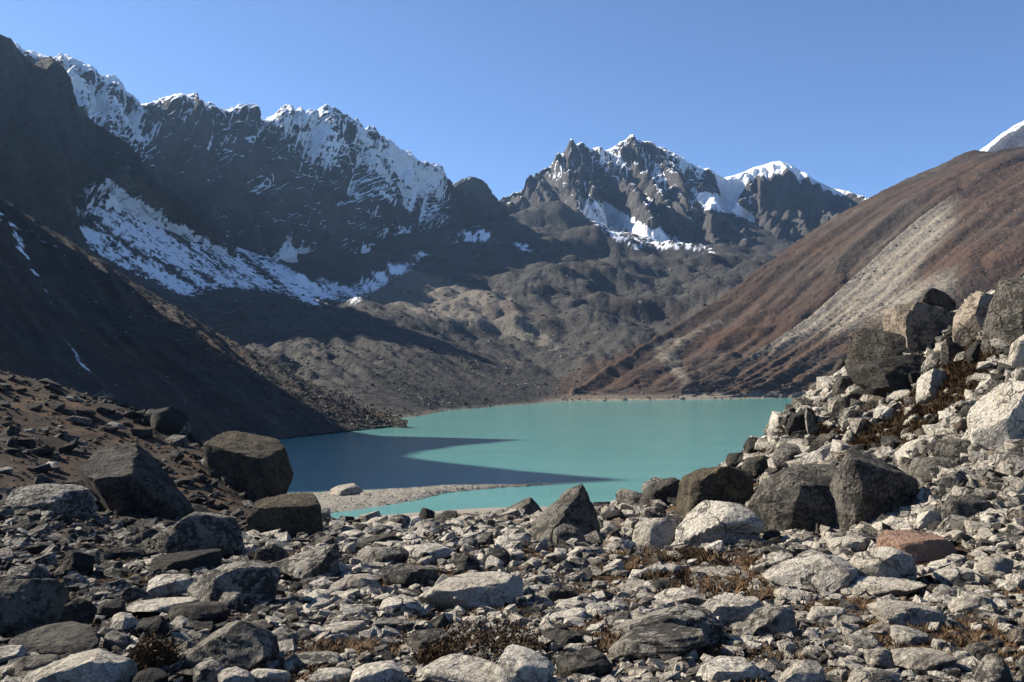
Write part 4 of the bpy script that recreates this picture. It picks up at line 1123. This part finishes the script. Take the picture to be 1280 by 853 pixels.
scatter("slope_rubble", np.stack([x, d, z + 0.14 * s], 1), np.stack([r.uniform(-0.6, 0.6, m), r.uniform(-0.6, 0.6, m), r.uniform(0, 6.28, m)], 1), np.stack([s * r.uniform(0.8, 1.3, m), s * r.uniform(0.7, 1.2, m), s * r.uniform(0.4, 0.85, m)], 1), r.choice(4, m, p=[0.50, 0.28, 0.18, 0.04]) * 8 + r.integers(0, 8, m), stone_shapes(["pale", "grey", "dark", "ochre"], 8, 3), None)
# pebbles of the gravel bar and the far beach
r = np.random.default_rng(44)
pv = flat(VS); k = r.integers(0, len(pv), 2600); pp = pv[k] + r.normal(0, 0.25, (2600, 3)) * np.array([1, 1, 0]); pp = pp[pp[:, 2] > LAKE + 0.05]
m = len(pp); s_ = r.uniform(0.1, 0.42, m) ** 1.0
scatter("gravel_pebbles", pp, np.stack([0 * s_, 0 * s_, r.uniform(0, 6.28, m)], 1), np.stack([s_, s_ * 0.8, s_ * 0.5], 1), r.integers(0, 8, m), stone_shapes(["pale"], 8, 1), None)

# dry grass and dead heath
def tuft_mesh(seed, blades, h, spread, mat, width=0.012):
    r = np.random.default_rng(seed)
    V_, F_ = [], []
    for b in range(blades):
        a = r.uniform(0, 6.28); rad = spread * math.sqrt(r.random()) * 0.5
        base = np.array([math.cos(a) * rad, math.sin(a) * rad, -0.03])
        lean = np.array([math.cos(a + r.normal(0, 0.7)), math.sin(a + r.normal(0, 0.7)), 0]) * r.uniform(0.2, 1.3) * h
        top = base + lean + np.array([0, 0, h * r.uniform(0.5, 1.0)])
        mid = (base + top) / 2 + np.array([0, 0, 0.12 * h])
        side = np.cross(lean + 1e-3, [0, 0, 1.0]); side = side / (np.linalg.norm(side) + 1e-9) * width * r.uniform(0.6, 1.4)
        i = len(V_)
        V_ += [base - side, base + side, mid + side * 0.8, mid - side * 0.8, top]
        F_ += [(i, i + 1, i + 2), (i, i + 2, i + 3), (i + 3, i + 2, i + 4)]
    return mesh_np("tuft", np.array(V_), np.array(F_), mat, False)
def mat_grass(name, a, b):
    t = NT(name)
    oi = t.n.new("ShaderNodeObjectInfo")
    n = t.noise(3.0, 4, 0.6)
    col = t.mix(t.ramp(t.math('ADD', t.math('MULTIPLY', n, 0.6), t.math('MULTIPLY', oi.outputs["Random"], 0.5)), 0.3, 0.8), a, b)
    return t.done(col, 0.9, None, 0.1)
M_GRASS = mat_grass("dry_grass", (0.050, 0.029, 0.015), (0.12, 0.078, 0.042))
M_HEATH = mat_grass("dead_heath", (0.040, 0.026, 0.014), (0.095, 0.058, 0.028))
def veg(name, n, seed, dens, size, shapes, d_rng=(7.3, 60)):
    r = np.random.default_rng(seed)
    n = int(n * 1.25); gx = r.uniform(-200, 1550, n); d = np.exp(r.uniform(math.log(d_rng[0]), math.log(d_rng[1]), n))
    x = (gx - CX) / F * d
    py = HY - F * ground_z(x, d) / d
    keep = r.random(n) < dens(x, d, gx, py)
    x, d = x[keep], d[keep]; m = len(x)
    s = r.uniform(*size, m)
    return scatter(name, np.stack([x, d, ground_z(x, d)], 1), np.stack([r.normal(0, 0.12, m), r.normal(0, 0.12, m), r.uniform(0, 6.28, m)], 1), np.stack([s, s, s * r.uniform(0.7, 1.1, m)], 1), r.integers(0, len(shapes), m), shapes, None)
def grass_density(x, d, gx, py):
    n1 = fbm(np.stack([x / 2.6, d / 2.6, 0 * x], 1), 3, 0.55, seed=91)
    n2 = fbm(np.stack([x / 1.1, d / 1.1, 0 * x], 1), 3, 0.55, seed=94)
    return np.clip(smooth(0.05, -0.35, n1) * 0.8 + 0.8 * smooth(0.12, 0.4, n2) * smooth(250, 500, gx), 0, 1) * (1 - 0.8 * soil_mask(gx, py))
veg("dry_grass", 24000, 51, grass_density, (0.35, 0.9), [tuft_mesh(k, 22, 0.15, 0.26, M_GRASS) for k in range(6)], (7.3, 48))
veg("dead_heath", 60000, 52, lambda x, d, gx, py: np.clip(heath_mask(gx, py) * 0.9 + 0.2 * soil_mask(gx, py) * (fbm(np.stack([x / 0.9, d / 0.9, 0 * x], 1), 2, seed=95) > 0.05), 0, 1), (0.7, 1.5), [tuft_mesh(40 + k, 34, 0.24, 0.36, M_HEATH, 0.016) for k in range(6)], (14, 55))
# low cushions of dead shrub between the stones
def cushion(px, py, w, h, label):
    d = ground_hit(px, py)
    W_ = w / F * d; H_ = h / F * d
    r = np.random.default_rng(int(px))
    V_, F_ = [], []
    for b in range(900):
        a = r.uniform(0, 6.28); q = math.sqrt(r.random())
        dome = math.sqrt(max(0.0, 1 - q * q))
        c = np.array([math.cos(a) * q * W_ / 2, math.sin(a) * q * W_ / 2.4, H_ * dome * r.uniform(0.35, 1.0) + 0.05 * r.normal()])
        for _ in range(2):
            u = r.normal(size=3); u /= np.linalg.norm(u); w_ = np.cross(u, r.normal(size=3)); w_ /= np.linalg.norm(w_)
            i = len(V_); L_ = r.uniform(0.03, 0.075)
            V_ += [c, c + u * L_ + w_ * 0.010, c + u * L_ * 1.3, c + u * L_ - w_ * 0.010]
            F_ += [(i, i + 1, i + 2), (i, i + 2, i + 3)]
    x = (px - CX) / F * d
    root = bpy.data.objects.new("dead_shrub", None); COL.objects.link(root)
    root.location = (x, d, float(ground_z(np.array([x]), np.array([d]))[0]))
    prop(root, None, label, "shrub", "low dead shrubs between the stones")
    f = link("foliage", mesh_np("foliage", np.array(V_), np.array(F_), M_HEATH, False), root)
    SV, SF = [], []
    for b in range(26):                               # woody stems from the root
        a = r.uniform(0, 6.28); q = r.uniform(0.3, 0.95)
        t_ = np.array([math.cos(a) * q * W_ / 2.1, math.sin(a) * q * W_ / 2.5, H_ * math.sqrt(1 - q * q) * 0.95])
        s_ = np.cross(t_, [0, 0, 1]); s_ = s_ / (np.linalg.norm(s_) + 1e-9) * 0.008; n_ = np.array([0, 0, 0.008])
        i = len(SV)
        SV += [s_, -s_, n_ - 0, t_ + s_ * .4, t_ - s_ * .4, t_ + n_ * .4]
        SF += [(i, i + 1, i + 4, i + 3), (i + 1, i + 2, i + 5, i + 4), (i + 2, i, i + 3, i + 5)]
    link("stem", mesh_np("stem", np.array(SV), np.array(SF), M_HEATH, False), root)
cushion(612, 822, 150, 46, "wide low cushion of dead brown shrub behind the broad white boulder at the bottom edge")
cushion(192, 838, 62, 38, "small brown dead shrub between the speckled hump-backed boulder and the tilted slab")
cushion(545, 840, 70, 26, "small brown dead shrub beside the thin pale slab at the bottom edge")
cushion(862, 700, 60, 14, "flat dark dead shrub on the bare soil below the big lit tilted block")

# boulders and talus of the far slopes, too small and too many to pick apart
def talus(name, V, n, seed, dens, size, tones, p_tone, sub=1):
    r = np.random.default_rng(seed)
    nv, nu = V.shape[:2]
    i = r.uniform(0, nv - 1.001, n); j = r.uniform(0, nu - 1.001, n)
    i0, j0 = i.astype(int), j.astype(int); fi, fj = (i - i0)[:, None], (j - j0)[:, None]
    p = (V[i0, j0] * (1 - fi) * (1 - fj) + V[i0 + 1, j0] * fi * (1 - fj) + V[i0, j0 + 1] * (1 - fi) * fj + V[i0 + 1, j0 + 1] * fi * fj)
    px, py = pix(p)
    keep = (r.random(n) < dens(p, px, py)) & (p[:, 2] > LAKE - 0.3) & (px > -80) & (px < 1360)
    p = p[keep]; m = len(p)
    s = (size[0] + (size[1] - size[0]) * r.random(m) ** 3.0) / F * p[:, 1]
    scl = np.stack([s * r.uniform(0.8, 1.3, m), s * r.uniform(0.8, 1.2, m), s * r.uniform(0.6, 1.0, m)], 1)
    rot = np.stack([r.uniform(-0.5, 0.5, m), r.uniform(-0.5, 0.5, m), r.uniform(0, 6.28, m)], 1)
    k = len(tones)
    return scatter(name, p, rot, scl, r.choice(k, m, p=p_tone) * 6 + r.integers(0, 6, m), stone_shapes(tones, 6, sub), None)
def dens_valley(p, px, py):
    n = fbm(p / 60, 3, seed=101)
    return np.clip(smooth(-0.35, 0.25, n) * (0.35 + 0.65 * smooth(1100, 500, p[:, 1])), 0, 1) * (1 - 0.8 * smooth(1500, 2100, p[:, 1]))
talus("valley_boulders", VE, 60000, 61, dens_valley, (1.2, 5.2), ["grey", "dark"], [0.30, 0.70])
def dens_d(p, px, py):
    edge = py - (248 + px * 0.595)
    return smooth(70, 5, edge) * smooth(120, 260, px) * 0.9 + 0.12 + 0.5 * smooth(380, 470, px)
talus("scree_boulders", VD, 40000, 62, dens_d, (1.1, 4.0), ["grey", "dark"], [0.35, 0.65])
talus("hillside_stones", VK, 26000, 63, lambda p, px, py: 0.12 + 0.75 * smooth(0.0, 0.35, fbm(p / np.array([90, 90, 40]), 3, seed=103)), (0.9, 3.2), ["dark", "grey"], [0.8, 0.2])

# ------------------------------------------------------------------ thin blue air over the valley
def add_haze():
    x0, x1, y0, y1, z0, z1 = -7000.0, 7000.0, -300.0, 7000.0, -36.0, 1400.0
    v = np.array([[x, y, z] for z in (z0, z1) for y in (y0, y1) for x in (x0, x1)], float)
    f = np.array([[0, 2, 3, 1], [4, 5, 7, 6], [0, 1, 5, 4], [2, 6, 7, 3], [0, 4, 6, 2], [1, 3, 7, 5]])
    m = bpy.data.materials.new("haze_air"); m.use_nodes = True
    n, l = m.node_tree.nodes, m.node_tree.links
    n.clear()
    out = n.new("ShaderNodeOutputMaterial"); vol = n.new("ShaderNodeVolumePrincipled")
    vol.inputs["Color"].default_value = (0.38, 0.62, 1.0, 1)
    vol.inputs["Density"].default_value = HAZE
    vol.inputs["Anisotropy"].default_value = 0.35
    l.new(vol.outputs[0], out.inputs["Volume"])
    o = link("haze", mesh_np("haze", v, f, m, False))
    prop(o, "stuff")
HAZE = 0.000035
add_haze()
